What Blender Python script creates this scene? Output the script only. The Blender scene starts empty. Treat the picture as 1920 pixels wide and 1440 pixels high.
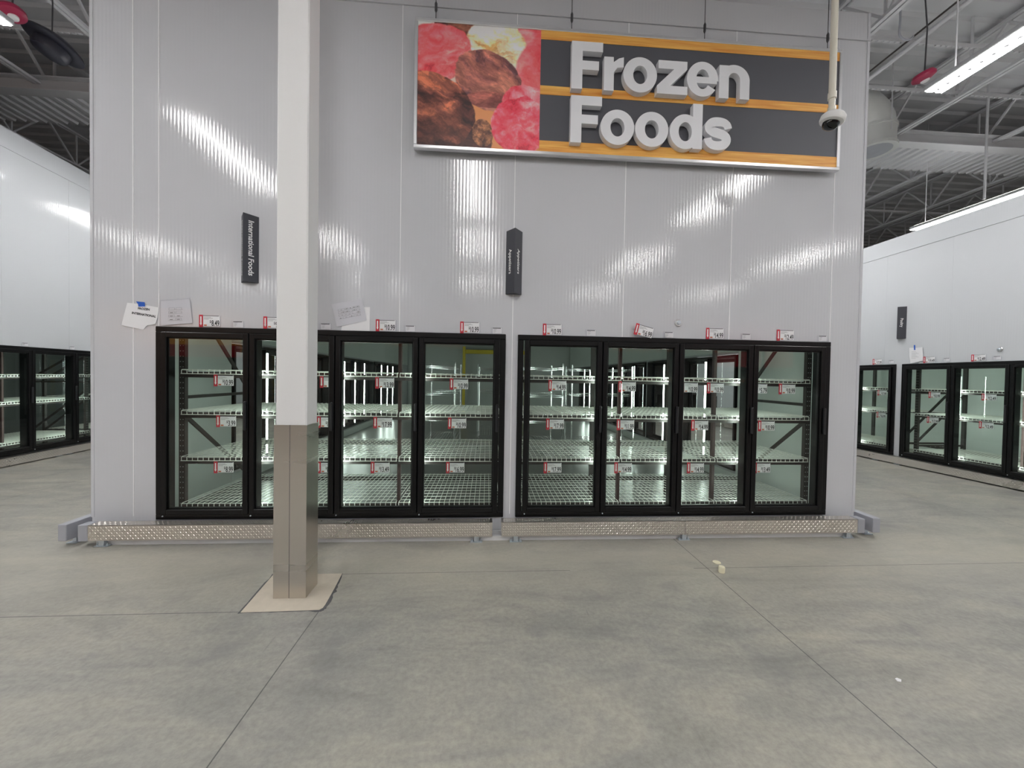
import bpy, math, random
import numpy as np
from mathutils import Matrix, Vector
random.seed(4)
SC = bpy.context.scene
COL = SC.collection
PI = math.pi

# ------------------------------------------------------------------ materials
MATS = {}
def nmat(name):
    m = bpy.data.materials.new(name); m.use_nodes = True
    return m, m.node_tree.nodes, m.node_tree.links, m.node_tree.nodes['Principled BSDF']
def mat(name, col, rough=.5, metal=0., spec=.5, emit=None, es=0., noise=0., nscale=8., bump=0., bscale=60., coat=0.):
    m, N, L, b = nmat(name)
    b.inputs['Base Color'].default_value = (*col, 1)
    b.inputs['Roughness'].default_value = rough
    b.inputs['Metallic'].default_value = metal
    b.inputs['Specular IOR Level'].default_value = spec
    b.inputs['Coat Weight'].default_value = coat
    if emit:
        b.inputs['Emission Color'].default_value = (*emit, 1); b.inputs['Emission Strength'].default_value = es
    if noise or bump:
        tc = N.new('ShaderNodeTexCoord')
    if noise:
        n = N.new('ShaderNodeTexNoise'); n.inputs['Scale'].default_value = nscale; n.inputs['Detail'].default_value = 5
        L.new(tc.outputs['Object'], n.inputs['Vector'])
        mx = N.new('ShaderNodeMix'); mx.data_type = 'RGBA'
        mx.inputs[6].default_value = (*[c*(1-noise) for c in col], 1); mx.inputs[7].default_value = (*[min(1, c*(1+noise)) for c in col], 1)
        L.new(n.outputs['Fac'], mx.inputs[0]); L.new(mx.outputs[2], b.inputs['Base Color'])
    if bump:
        n2 = N.new('ShaderNodeTexNoise'); n2.inputs['Scale'].default_value = bscale
        L.new(tc.outputs['Object'], n2.inputs['Vector'])
        bp = N.new('ShaderNodeBump'); bp.inputs['Strength'].default_value = bump; bp.inputs['Distance'].default_value = .002
        L.new(n2.outputs['Fac'], bp.inputs['Height']); L.new(bp.outputs['Normal'], b.inputs['Normal'])
    MATS[name] = m
    return m
def srgb(r, g, b):
    f = lambda c: (c/255/12.92 if c/255 <= .04045 else ((c/255+.055)/1.055)**2.4)
    return (f(r), f(g), f(b))

def panel_mat(name, col, axis, rough=.11, amp=1.5e-4, period=.0315):
    """Insulated freezer panel: gloss paint over fine vertical ribs."""
    m, N, L, b = nmat(name)
    tc = N.new('ShaderNodeTexCoord'); sx = N.new('ShaderNodeSeparateXYZ')
    L.new(tc.outputs['Object'], sx.inputs[0])
    k = N.new('ShaderNodeMath'); k.operation = 'MULTIPLY'; k.inputs[1].default_value = 2*PI/period
    L.new(sx.outputs[axis], k.inputs[0])
    s = N.new('ShaderNodeMath'); s.operation = 'SINE'; L.new(k.outputs[0], s.inputs[0])
    a = N.new('ShaderNodeMath'); a.operation = 'MULTIPLY'; a.inputs[1].default_value = amp
    L.new(s.outputs[0], a.inputs[0])
    bp = N.new('ShaderNodeBump'); bp.inputs['Strength'].default_value = 1.; bp.inputs['Distance'].default_value = 1.
    L.new(a.outputs[0], bp.inputs['Height']); L.new(bp.outputs['Normal'], b.inputs['Normal'])
    b.inputs['Base Color'].default_value = (*col, 1); b.inputs['Roughness'].default_value = rough
    MATS[name] = m
    return m

def glass_mat(name, tint=(.9, .95, .92), ior=1.5):
    m = bpy.data.materials.new(name); m.use_nodes = True
    N, L = m.node_tree.nodes, m.node_tree.links
    N.clear()
    out = N.new('ShaderNodeOutputMaterial'); mx = N.new('ShaderNodeMixShader')
    fr = N.new('ShaderNodeFresnel'); fr.inputs['IOR'].default_value = ior
    t = N.new('ShaderNodeBsdfTransparent'); t.inputs['Color'].default_value = (*tint, 1)
    g = N.new('ShaderNodeBsdfGlossy'); g.inputs['Roughness'].default_value = .0
    ge = N.new('ShaderNodeNewGeometry'); iv = N.new('ShaderNodeMath'); iv.operation = 'SUBTRACT'; iv.inputs[0].default_value = 1.
    ml = N.new('ShaderNodeMath'); ml.operation = 'MULTIPLY'
    L.new(ge.outputs['Backfacing'], iv.inputs[1]); L.new(iv.outputs[0], ml.inputs[0]); L.new(fr.outputs[0], ml.inputs[1])
    L.new(ml.outputs[0], mx.inputs[0]); L.new(t.outputs[0], mx.inputs[1]); L.new(g.outputs[0], mx.inputs[2]); L.new(mx.outputs[0], out.inputs[0])
    MATS[name] = m
    return m

def floor_mat():
    m, N, L, b = nmat('polished_concrete')
    tc = N.new('ShaderNodeTexCoord'); sx = N.new('ShaderNodeSeparateXYZ'); L.new(tc.outputs['Object'], sx.inputs[0])
    def noise(scale, det, dist=0., rough=.5, stretch=None):
        n = N.new('ShaderNodeTexNoise'); n.inputs['Scale'].default_value = scale; n.inputs['Detail'].default_value = det
        n.inputs['Distortion'].default_value = dist; n.inputs['Roughness'].default_value = rough
        if stretch:
            mp = N.new('ShaderNodeMapping'); mp.inputs['Scale'].default_value = stretch[:3]; mp.inputs['Rotation'].default_value = (0, 0, stretch[3])
            L.new(tc.outputs['Object'], mp.inputs['Vector']); L.new(mp.outputs[0], n.inputs['Vector'])
        else:
            L.new(tc.outputs['Object'], n.inputs['Vector'])
        return n.outputs['Fac']
    def ramp(fac, pts):
        r = N.new('ShaderNodeValToRGB'); e = r.color_ramp.elements
        for i, (p, c) in enumerate(pts):
            q = e[i] if i < 2 else e.new(p)
            q.position = p; q.color = (*c, 1)
        L.new(fac, r.inputs[0]); return r.outputs[0]
    def mixc(kind, f, a, c):
        x = N.new('ShaderNodeMix'); x.data_type = 'RGBA'; x.blend_type = kind
        if isinstance(f, float): x.inputs[0].default_value = f
        else: L.new(f, x.inputs[0])
        for i, v in ((6, a), (7, c)):
            if isinstance(v, tuple): x.inputs[i].default_value = (*v, 1)
            else: L.new(v, x.inputs[i])
        return x.outputs[2]
    def math_(op, a, c=None, d=None):
        x = N.new('ShaderNodeMath'); x.operation = op
        for i, v in enumerate((a, c, d)):
            if v is None: continue
            if isinstance(v, (int, float)): x.inputs[i].default_value = v
            else: L.new(v, x.inputs[i])
        return x.outputs[0]
    base = ramp(noise(.55, 6, .6, .6), [(.28, (.25, .248, .24)), (.52, (.312, .306, .277)), (.75, (.37, .355, .305))])
    swirl = ramp(noise(1.5, 8, 1.6, .62, (.55, 1.6, 1, .35)), [(.3, (.72, .725, .735)), (.5, (.98, .98, .98)), (.7, (1.17, 1.15, 1.09))])
    c = mixc('MULTIPLY', .9, base, swirl)
    speck = ramp(noise(34, 4, 0, .7), [(.3, (.78, .78, .78)), (.62, (1.12, 1.12, 1.12))])
    c = mixc('MULTIPLY', .7, c, speck)
    mid = ramp(noise(6.5, 6, .9, .65, (.7, 1.5, 1, .2)), [(.32, (.8, .8, .81)), (.66, (1.14, 1.13, 1.09))])
    c = mixc('MULTIPLY', .45, c, mid)
    blot = ramp(noise(2.6, 5, .5, .55), [(.58, (0, 0, 0)), (.72, (1, 1, 1))])
    c = mixc('MIX', math_('MULTIPLY', blot, .5), c, (.19, .186, .186))
    scuff = ramp(noise(1., 3, 0, .5, (26, 2.2, 1, -.05)), [(.68, (0, 0, 0)), (.74, (1, 1, 1))])
    sm_ = ramp(noise(.8, 2, 0, .5), [(.52, (0, 0, 0)), (.6, (1, 1, 1))])
    c = mixc('MIX', math_('MULTIPLY', math_('MULTIPLY', scuff, sm_), .4), c, (.1, .1, .105))
    # pale, warmer, noise-mottled band in front of the freezer
    d = math_('ABSOLUTE', math_('ADD', sx.outputs[1], .5))
    band = math_('MULTIPLY', math_('SUBTRACT', 1., math_('SMOOTH_MIN', math_('DIVIDE', d, .75), 1., .3)), noise(1.9, 6, 1.2, .6, (.4, 1.5, 1, .1)))
    band = math_('MAXIMUM', band, 0.)
    c = mixc('MIX', math_('MULTIPLY', band, 1.05), c, (.43, .405, .335))
    # saw-cut joints
    def joint(ax, pos, lo, hi, w=.003):
        o = sx.outputs[1-ax]
        a = math_('LESS_THAN', math_('ABSOLUTE', math_('SUBTRACT', sx.outputs[ax], pos)), w)
        a = math_('MULTIPLY', a, math_('GREATER_THAN', o, lo)); return math_('MULTIPLY', a, math_('LESS_THAN', o, hi))
    js = [joint(0, 1.888, -30, -1.12), joint(0, 4.712, -30, .1), joint(1, -.686, 1.85, 3.6, .0024), joint(1, -.686, 4.6, 12., .0026), joint(1, -1.136, -12, 1.42),
          joint(0, 8.6, -30, 30), joint(0, -2.6, -30, 30), joint(1, 3.9, -20, -.8), joint(1, 3.9, 6.9, 20), joint(1, -5.2, -20, 30)]
    j = js[0]
    for q in js[1:]: j = math_('MAXIMUM', j, q)
    c = mixc('MIX', math_('MULTIPLY', j, .82), c, (.06, .06, .064))
    L.new(c, b.inputs['Base Color'])
    rr = ramp(noise(.9, 6, .8, .6), [(.3, (.3, .3, .3)), (.7, (.5, .5, .5))])
    L.new(rr, b.inputs['Roughness']); b.inputs['Specular IOR Level'].default_value = .42
    bp = N.new('ShaderNodeBump'); bp.inputs['Strength'].default_value = .15; bp.inputs['Distance'].default_value = .004
    L.new(noise(7, 5, .2, .6), bp.inputs['Height']); L.new(bp.outputs['Normal'], b.inputs['Normal'])
    MATS['polished_concrete'] = m
    return m

def brushed_mat(name, col, rough, stretch=(2, 2, 260), amp=.06, dark=.9):
    m, N, L, b = nmat(name)
    tc = N.new('ShaderNodeTexCoord'); mp = N.new('ShaderNodeMapping'); mp.inputs['Scale'].default_value = stretch
    L.new(tc.outputs['Object'], mp.inputs['Vector'])
    n = N.new('ShaderNodeTexNoise'); n.inputs['Scale'].default_value = 1.; n.inputs['Detail'].default_value = 4
    L.new(mp.outputs[0], n.inputs['Vector'])
    mr = N.new('ShaderNodeMapRange'); mr.inputs[3].default_value = rough-amp; mr.inputs[4].default_value = rough+amp
    L.new(n.outputs['Fac'], mr.inputs[0]); L.new(mr.outputs[0], b.inputs['Roughness'])
    mx = N.new('ShaderNodeMix'); mx.data_type = 'RGBA'
    mx.inputs[6].default_value = (*[c*dark for c in col], 1); mx.inputs[7].default_value = (*col, 1)
    L.new(n.outputs['Fac'], mx.inputs[0]); L.new(mx.outputs[2], b.inputs['Base Color'])
    b.inputs['Metallic'].default_value = 1.
    MATS[name] = m
    return m

def wood_mat(name):
    m, N, L, b = nmat(name)
    tc = N.new('ShaderNodeTexCoord'); mp = N.new('ShaderNodeMapping'); mp.inputs['Scale'].default_value = (1.2, 4, 22)
    L.new(tc.outputs['Object'], mp.inputs['Vector'])
    n = N.new('ShaderNodeTexNoise'); n.inputs['Scale'].default_value = 1.6; n.inputs['Detail'].default_value = 6; n.inputs['Distortion'].default_value = .6
    L.new(mp.outputs[0], n.inputs['Vector'])
    r = N.new('ShaderNodeValToRGB'); e = r.color_ramp.elements
    e[0].position = .3; e[0].color = (*srgb(226, 146, 60), 1); e[1].position = .7; e[1].color = (*srgb(252, 200, 104), 1)
    L.new(n.outputs['Fac'], r.inputs[0]); L.new(r.outputs[0], b.inputs['Base Color']); b.inputs['Roughness'].default_value = .5
    MATS[name] = m
    return m

WALLC = (.585, .595, .63)
panel_mat('panel_front', WALLC, 0)
panel_mat('panel_side', (.6, .62, .64), 1)
panel_mat('panel_local', (.6, .62, .645), 0)
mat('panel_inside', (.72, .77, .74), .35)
mat('panel_back', (.4, .42, .4), .4)
mat('freezer_floor', (.13, .135, .125), .28, noise=.25, nscale=2.)
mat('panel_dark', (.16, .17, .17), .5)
mat('seam_white', (.9, .9, .92), .3)
mat('panel_trim', (.78, .79, .81), .3)
floor_mat()
mat('patch_concrete', (.56, .5, .41), .75, noise=.12, nscale=14, bump=.6, bscale=40)
mat('crack_grout', (.1, .1, .105), .8, noise=.3, nscale=30)
mat('white_paint', (.72, .72, .725), .55, bump=.5, bscale=18)
brushed_mat('stainless', (.66, .62, .57), .28, (.6, .6, 7), .03, .93)
brushed_mat('aluminium', (.82, .82, .84), .3, (8, 8, 8), .05, .95)
brushed_mat('tread_plate', (.74, .7, .66), .3, (3, 3, 3), .08, .92)
mat('galvanised', (.62, .68, .74), .35, .9, noise=.1, nscale=20)
mat('grey_steel', (.36, .37, .41), .5)
mat('black_frame', (.003, .003, .0035), .35, spec=.3)
mat('black_gasket', (.012, .012, .013), .6)
mat('black_plastic', (.012, .012, .015), .4)
glass_mat('door_glass', (.94, .965, .95), 1.5)
glass_mat('clear_plastic', (.97, .97, .98), 1.3)
mat('dome_glass', (.004, .004, .005), .04)
mat('led_light', (.9, .95, .92), .4, emit=(.86, 1., .91), es=25.)
mat('tube_light', (1, 1, 1), .4, emit=(1., .985, .97), es=40.)
mat('added_uplight_glow', (1, 1, 1), .4, emit=(1., .985, .97), es=9.)  # added upward emission that lifts the ceiling brightness
mat('wire_white', (.78, .8, .74), .35)
mat('rack_bronze', (.035, .028, .026), .5)
mat('rack_rust', (.03, .013, .012), .5)
mat('rack_hole', (.55, .6, .57), .5)
mat('rack_red', (.3, .03, .03), .5)
brushed_mat('chrome', (.8, .82, .82), .12, (4, 4, 4), .04, .95)
mat('sign_grey', (.088, .09, .106), .55)
wood_mat('sign_wood')
mat('letter_white', (.83, .84, .88), .4)
mat('small_sign_grey', (.036, .038, .05), .5)
mat('text_white', (.85, .85, .85), .5)
mat('text_black', (.02, .02, .025), .6)
mat('text_grey', (.28, .28, .3), .6)
mat('paper_white', (.8, .8, .82), .6)
mat('paper_mid', (.7, .7, .73), .6)
mat('tag_red', (.55, .025, .045), .5)
mat('tag_orange', (.5, .13, .05), .5)
mat('tape_blue', (.012, .1, .5), .5)
mat('deck_white', (.5, .5, .52), .6)
mat('joist_white', (.55, .55, .57), .5)
mat('deck_dim', (.3, .3, .32), .65)
mat('duct_paint', (.56, .57, .56), .45)
mat('horn_black', (.018, .018, .03), .45)
mat('alarm_red', (.36, .02, .07), .4)
mat('pole_cream', (.72, .69, .6), .4)
mat('camera_white', (.78, .78, .78), .35)
mat('cable_dark', (.05, .05, .055), .5)
mat('cap_cream', (.78, .74, .55), .55)
mat('yellow_paint', (.55, .42, .03), .45)
mat('banner_orange', (.75, .33, .04), .5, emit=(1., .42, .06), es=.9)  # emission added so the orange sign shows up in the glass
mat('banner_red', (.5, .02, .03), .5, emit=(.9, .03, .05), es=.35)  # weaker emission added for the red reflection in the glass
mat('beam_orange', (.6, .16, .03), .5)
mat('rack_blue', (.03, .05, .1), .5)
mat('store_wall', (.42, .42, .42), .7)
mat('cardboard', (.36, .24, .13), .8, noise=.2, nscale=10)

# ------------------------------------------------------------------ mesh builder
class MB:
    def __init__(s): s.v = []; s.f = []
    def add(s, vs, fs):
        o = len(s.v); s.v += [tuple(p) for p in vs]; s.f += [tuple(i+o for i in q) for q in fs]; return s
    def box(s, x0, x1, y0, y1, z0, z1):
        return s.add([(x0,y0,z0),(x1,y0,z0),(x1,y1,z0),(x0,y1,z0),(x0,y0,z1),(x1,y0,z1),(x1,y1,z1),(x0,y1,z1)],
                     [(0,3,2,1),(4,5,6,7),(0,1,5,4),(1,2,6,5),(2,3,7,6),(3,0,4,7)])
    def bbox(s, x0, x1, y0, y1, z0, z1, b=.004):
        """box with chamfered edges"""
        cx, cy, cz = (x0+x1)/2, (y0+y1)/2, (z0+z1)/2; hx, hy, hz = (x1-x0)/2, (y1-y0)/2, (z1-z0)/2
        b = min(b, hx*.9, hy*.9, hz*.9); vs = []; key = {}
        for i in (-1, 1):
            for j in (-1, 1):
                for k in (-1, 1):
                    for a in range(3):
                        p = [i*hx-(0 if a == 0 else i*b), j*hy-(0 if a == 1 else j*b), k*hz-(0 if a == 2 else k*b)]
                        key[(i, j, k, a)] = len(vs); vs.append((cx+p[0], cy+p[1], cz+p[2]))
        fs = []
        for a in range(3):
            u, w = (a+1) % 3, (a+2) % 3
            for sg in (-1, 1):
                q = []
                for (du, dw) in ((-1,-1),(1,-1),(1,1),(-1,1)):
                    t = [0,0,0]; t[a] = sg; t[u] = du; t[w] = dw; q.append(key[(*t, a)])
                fs.append(q if sg > 0 else q[::-1])
        for a in range(3):
            u, w = (a+1) % 3, (a+2) % 3
            for du in (-1, 1):
                for dw in (-1, 1):
                    def K(t, ax):
                        r = [0,0,0]; r[a] = t; r[u] = du; r[w] = dw; return key[(*r, ax)]
                    q = [K(-1,u), K(1,u), K(1,w), K(-1,w)]; fs.append(q if du*dw > 0 else q[::-1])
        for i in (-1,1):
            for j in (-1,1):
                for k in (-1,1):
                    q = [key[(i,j,k,0)], key[(i,j,k,1)], key[(i,j,k,2)]]; fs.append(q if i*j*k > 0 else q[::-1])
        return s.add(vs, fs)
    def bar(s, p, q, w, h=None, up=(0,0,1)):
        """rectangular bar from p to q"""
        h = h or w; p = Vector(p); q = Vector(q); d = (q-p).normalized(); u = Vector(up)
        if abs(d.dot(u)) > .98: u = Vector((0,1,0))
        a = d.cross(u).normalized()*(w/2); c = a.cross(d).normalized()*(h/2)
        vs = [p-a-c, p+a-c, p+a+c, p-a+c, q-a-c, q+a-c, q+a+c, q-a+c]
        return s.add(vs, [(0,1,2,3),(7,6,5,4),(0,4,5,1),(1,5,6,2),(2,6,7,3),(3,7,4,0)])
    def tube(s, pts, r, n=8, cap=True):
        pts = [Vector(p) for p in pts]; rings = []; prev = None
        for i, p in enumerate(pts):
            d = (pts[min(i+1, len(pts)-1)]-pts[max(i-1, 0)]).normalized()
            u = Vector((0,0,1)) if abs(d.z) < .9 else Vector((1,0,0))
            if prev is not None: u = prev
            a = (u-d*u.dot(d)).normalized(); c = d.cross(a); prev = a
            rr = r[i] if isinstance(r, (list, tuple)) else r
            rings.append([p+(a*math.cos(2*PI*k/n)+c*math.sin(2*PI*k/n))*rr for k in range(n)])
        vs = [x for g in rings for x in g]; fs = []
        for i in range(len(pts)-1):
            for k in range(n):
                k2 = (k+1) % n; fs.append((i*n+k, i*n+k2, (i+1)*n+k2, (i+1)*n+k))
        if cap: fs += [tuple(range(n-1, -1, -1)), tuple((len(pts)-1)*n+k for k in range(n))]
        return s.add(vs, fs)
    def lathe(s, prof, n=24, c=(0,0,0), ax='z'):
        vs = []; fs = []
        for (r, h) in prof:
            for k in range(n):
                x, y = r*math.cos(2*PI*k/n), r*math.sin(2*PI*k/n)
                p = (x, y, h) if ax == 'z' else (x, h, y)
                vs.append((c[0]+p[0], c[1]+p[1], c[2]+p[2]))
        for i in range(len(prof)-1):
            for k in range(n):
                k2 = (k+1) % n; q = (i*n+k, i*n+k2, (i+1)*n+k2, (i+1)*n+k); fs.append(q if ax == 'z' else q[::-1])
        e = tuple(range(n)); t = tuple((len(prof)-1)*n+k for k in range(n))
        fs += [e[::-1], t] if ax == 'z' else [e, t[::-1]]
        return s.add(vs, fs)
    def prism(s, poly, y0, y1):
        """polygon in x,z extruded between y0 (front) and y1 (back)"""
        n = len(poly); vs = [(x, y0, z) for x, z in poly]+[(x, y1, z) for x, z in poly]
        area = sum(poly[i][0]*poly[(i+1) % n][1]-poly[(i+1) % n][0]*poly[i][1] for i in range(n))
        o = list(range(n)) if area > 0 else list(range(n-1, -1, -1))
        fs = [tuple(o), tuple(i+n for i in o[::-1])]
        for i in range(n):
            a, b = o[i], o[(i+1) % n]; fs.append((b, a, a+n, b+n))
        return s.add(vs, fs)
    def prismz(s, poly, z0, z1):
        n = len(poly); vs = [(x, y, z0) for x, y in poly]+[(x, y, z1) for x, y in poly]
        area = sum(poly[i][0]*poly[(i+1) % n][1]-poly[(i+1) % n][0]*poly[i][1] for i in range(n))
        o = list(range(n)) if area > 0 else list(range(n-1, -1, -1))
        fs = [tuple(o[::-1]), tuple(i+n for i in o)]
        for i in range(n):
            a, b = o[i], o[(i+1) % n]; fs.append((a, b, b+n, a+n))
        return s.add(vs, fs)
    def ribbon(s, pts, w, y0, y1, closed=False):
        """stroke of width w along pts (x,z), extruded y0..y1; w may be a list"""
        n = len(pts); Lp = []; Rp = []
        for i in range(n):
            if closed: a, b = pts[i-1], pts[(i+1) % n]
            else: a, b = pts[max(i-1, 0)], pts[min(i+1, n-1)]
            dx, dz = b[0]-a[0], b[1]-a[1]; l = math.hypot(dx, dz) or 1
            ww = w[i] if isinstance(w, (list, tuple)) else w
            nx, nz = -dz/l*ww/2, dx/l*ww/2
            Lp.append((pts[i][0]+nx, pts[i][1]+nz)); Rp.append((pts[i][0]-nx, pts[i][1]-nz))
        vs = [(x, y0, z) for x, z in Lp]+[(x, y0, z) for x, z in Rp]+[(x, y1, z) for x, z in Lp]+[(x, y1, z) for x, z in Rp]
        fs = []
        for i in range(n if closed else n-1):
            j = (i+1) % n
            fs += [(n+i, n+j, j, i), (2*n+i, 2*n+j, 3*n+j, 3*n+i), (i, j, 2*n+j, 2*n+i), (n+j, n+i, 3*n+i, 3*n+j)]
        if not closed:
            fs += [(0, 2*n, 3*n, n), (n-1, 2*n-1, 4*n-1, 3*n-1)]
        return s.add(vs, fs)
    def xform(s, M):
        s.v = [tuple(M @ Vector(p)) for p in s.v]; return s
    def mesh(s, name):
        me = bpy.data.meshes.new(name); me.from_pydata(s.v, [], s.f); me.update(); return me
    def build(s, name, m, parent=None, smooth=False, loc=None):
        me = s.mesh(name); me.materials.append(MATS[m])
        if smooth:
            me.shade_smooth() if hasattr(me, 'shade_smooth') else None
            try: me.set_sharp_from_angle(angle=.6)
            except Exception: pass
        return link(name, me, parent, loc)
def link(name, data, parent=None, loc=None):
    o = bpy.data.objects.new(name, data); COL.objects.link(o)
    if parent: o.parent = parent
    if loc: o.location = loc
    return o
def tag(o, label, cat, group=None, kind=None):
    o['label'] = label; o['category'] = cat
    if group: o['group'] = group
    if kind: o['kind'] = kind
    return o
def thing(name, label, cat, loc=(0,0,0), rz=0., group=None, kind=None):
    o = link(name, None); o.location = loc; o.rotation_euler = (0,0,rz); o.empty_display_size = .1
    return tag(o, label, cat, group, kind)
def struct(name, mb, m, label=None):
    o = mb.build(name, m); o['kind'] = 'structure'
    if label: o['label'] = label
    return o
def dup(root, loc=None, rz=None, label=None, group=None):
    def cp(o, p):
        c = o.copy(); COL.objects.link(c)
        if p: c.parent = p
        for ch in KIDS.get(o.name, []): cp(ch, c)
        KIDS[c.name] = [k for k in COL.objects if k.parent == c] if False else []
        return c
    KIDS = {}
    for o in COL.objects:
        if o.parent: KIDS.setdefault(o.parent.name, []).append(o)
    c = cp(root, None)
    if loc is not None: c.location = loc
    if rz is not None: c.rotation_euler = (0, 0, rz)
    if label: c['label'] = label
    if group: c['group'] = group
    return c

TEXTS = {}
def text_mesh(body, size, offset=0., sx=1., extrude=0., shear=0., align='LEFT', spacing=1.):
    """lettering as a mesh standing in x,z facing -y"""
    key = (body, size, offset, sx, extrude, shear, align, spacing)
    if key in TEXTS: return TEXTS[key]
    cu = bpy.data.curves.new('lettering', 'FONT'); cu.body = body; cu.size = size; cu.offset = offset; cu.extrude = extrude
    cu.shear = shear; cu.align_x = align; cu.resolution_u = 3; cu.space_character = spacing
    ob = bpy.data.objects.new('lettering_source', cu); COL.objects.link(ob)
    bpy.context.view_layer.update()
    me = bpy.data.meshes.new_from_object(ob.evaluated_get(bpy.context.evaluated_depsgraph_get()))
    bpy.data.objects.remove(ob); bpy.data.curves.remove(cu)
    me.transform(Matrix.Diagonal((sx, 1, 1, 1))); me.transform(Matrix.Rotation(PI/2, 4, 'X'))
    TEXTS[key] = me
    return me
def text(name, body, size, m, parent, loc, rot=(0,0,0), **k):
    me = text_mesh(body, size, **k).copy(); me.materials.clear(); me.materials.append(MATS[m])
    o = link(name, me, parent, loc); o.rotation_euler = rot
    return o

# ------------------------------------------------------------------ camera
F = 722.26; YAW, PITCH, ROLL = .0653, .0184, -.0165
CP = Vector((2.9284, -3.6351, 1.5052))
fw = Vector((math.sin(YAW)*math.cos(PITCH), math.cos(YAW)*math.cos(PITCH), -math.sin(PITCH)))
r0 = Vector((math.cos(YAW), -math.sin(YAW), 0)); d0 = fw.cross(r0)
rt = r0*math.cos(ROLL)+d0*math.sin(ROLL); dn = -r0*math.sin(ROLL)+d0*math.cos(ROLL)
cam = bpy.data.cameras.new('camera'); cam.sensor_width = 36; cam.lens = F/1920*36; cam.clip_end = 200; cam.clip_start = .05
co = bpy.data.objects.new('camera', cam); COL.objects.link(co)
up = -dn; bk = -fw
co.matrix_world = Matrix(((rt.x, up.x, bk.x, CP.x), (rt.y, up.y, bk.y, CP.y), (rt.z, up.z, bk.z, CP.z), (0,0,0,1)))
SC.camera = co

# ------------------------------------------------------------------ setting
XL, XR, ZT, YB = -.5528, 6.6489, 5.15, 13.0
struct('floor', MB().box(-20, 30, -24, 34, -.1, 0), 'polished_concrete')
FZ0, FZ1 = .18, 1.903
F1 = (0., 3.1); F2 = (3.215, 6.325)
def front_wall():
    b = MB(); t = .1
    def p(x0, x1, z0, z1): b.box(x0, x1, 0, t, z0, z1)
    p(XL, XR, FZ1, ZT); p(XL, XR, .05, FZ0)
    p(XL, F1[0], FZ0, FZ1); p(F1[1], F2[0], FZ0, FZ1); p(F2[1], XR, FZ0, FZ1)
    sm = MB()
    for x in (-.205, .009, 1.05, 2.114, 3.162, 4.22, 5.285, 6.33):     # panel seams
        z1 = ZT-.27
        for z0 in ((FZ1, z1),) if -.1 < x < 3.1 or 3.2 < x < 6.3 else ((.2, z1),):
            sm.box(x-.003, x+.003, -.003, .004, z0[0]+.004, z0[1])
    b.box(XL-.004, XR+.004, -.012, .01, ZT-.275, ZT-.262)                # lap joint under the roof edge
    struct('trim_4', sm, 'seam_white')
    b.box(XL-.006, XL+.02, -.004, .004, .2, ZT); b.box(XR-.02, XR+.006, -.004, .004, .2, ZT)
    return b
struct('wall_front', front_wall(), 'panel_front')
sb = MB().box(XL, XL+.1, .1, 1.7, .05, ZT).box(XL, XL+.1, 1.7, YB, .05, FZ0).box(XL, XL+.1, 1.7, YB, FZ1, ZT).box(XL, XL+.1, 11.2, YB, FZ0, FZ1).box(XL, XL+.1, 4.82, 4.92, FZ0, FZ1).box(XL, XL+.1, 8.02, 8.12, FZ0, FZ1)
struct('wall_left', sb, 'panel_side')
sb = MB().box(XR-.1, XR, .1, 1.7, .05, ZT).box(XR-.1, XR, 1.7, YB, .05, FZ0).box(XR-.1, XR, 1.7, YB, FZ1, ZT).box(XR-.1, XR, 11.2, YB, FZ0, FZ1).box(XR-.1, XR, 4.82, 4.92, FZ0, FZ1).box(XR-.1, XR, 8.02, 8.12, FZ0, FZ1)
struct('wall_right', sb, 'panel_side')
struct('wall_back', MB().box(XL, XR, YB, YB+.1, .05, ZT), 'panel_back')
struct('floor_freezer', MB().box(XL+.1, XR-.1, .1, YB, .0005, .006), 'freezer_floor')
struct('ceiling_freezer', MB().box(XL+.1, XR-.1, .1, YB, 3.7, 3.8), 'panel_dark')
struct('trim_5', MB().box(XL+.01, XR-.01, .1, YB, ZT-.06, ZT-.01), 'panel_side')
# lining panels inside
struct('trim_1', MB().box(XL+.1, XL+.112, .1, 1.69, 0, 3.7).box(XL+.1, XL+.112, 1.7, YB, FZ1+.03, 3.7).box(XL+.1, XL+.112, 1.7, YB, 0, FZ0-.03), 'panel_inside')
struct('trim_2', MB().box(XR-.112, XR-.1, .1, 1.69, 0, 3.7).box(XR-.112, XR-.1, 1.7, YB, FZ1+.03, 3.7).box(XR-.112, XR-.1, 1.7, YB, 0, FZ0-.03), 'panel_inside')
struct('trim_3', MB().box(XL+.15, XR-.2, -.122, -.09, 0, .042).box(XL+.02, XR-.02, -.03, 0, 0, .052).box(XL+.02, XL+.1, .0, YB, 0, .05).box(XR-.1, XR-.02, 0, YB, 0, .05), 'panel_trim')   # floor track under the panels

# freezer on the left aisle (turned five and a half degrees) and on the right aisle
LO = Vector((-4.53, 3.17, 0)); LTH = math.radians(95.5)
LM = Matrix.Translation(LO) @ Matrix.Rotation(LTH, 4, 'Z')
def far_wall(x0, x1, holes, zt, floor0=.0):
    b = MB(); z0, z1 = .145, 1.865
    b.box(x0, x1, 0, .1, z1, zt); b.box(x0, x1, 0, .1, .03, z0)
    cur = x0
    for a, c in holes:
        b.box(cur, a, 0, .1, z0, z1); cur = c
    b.box(cur, x1, 0, .1, z0, z1)
    for i in range(int((x1-x0)/1.06)+1):
        x = x0+.3+i*1.06
        b.box(x-.003, x+.003, -.002, .004, z1+.01, zt-.3)
    b.box(x0, x1, -.01, .01, zt-.31, zt-.3)
    return b
LH = [(-1.57, 1.54), (1.66, 4.77)]
b = far_wall(-6, 8, LH, 5.2); o = struct('wall_far_left', b, 'panel_local'); o.matrix_world = LM
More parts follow.
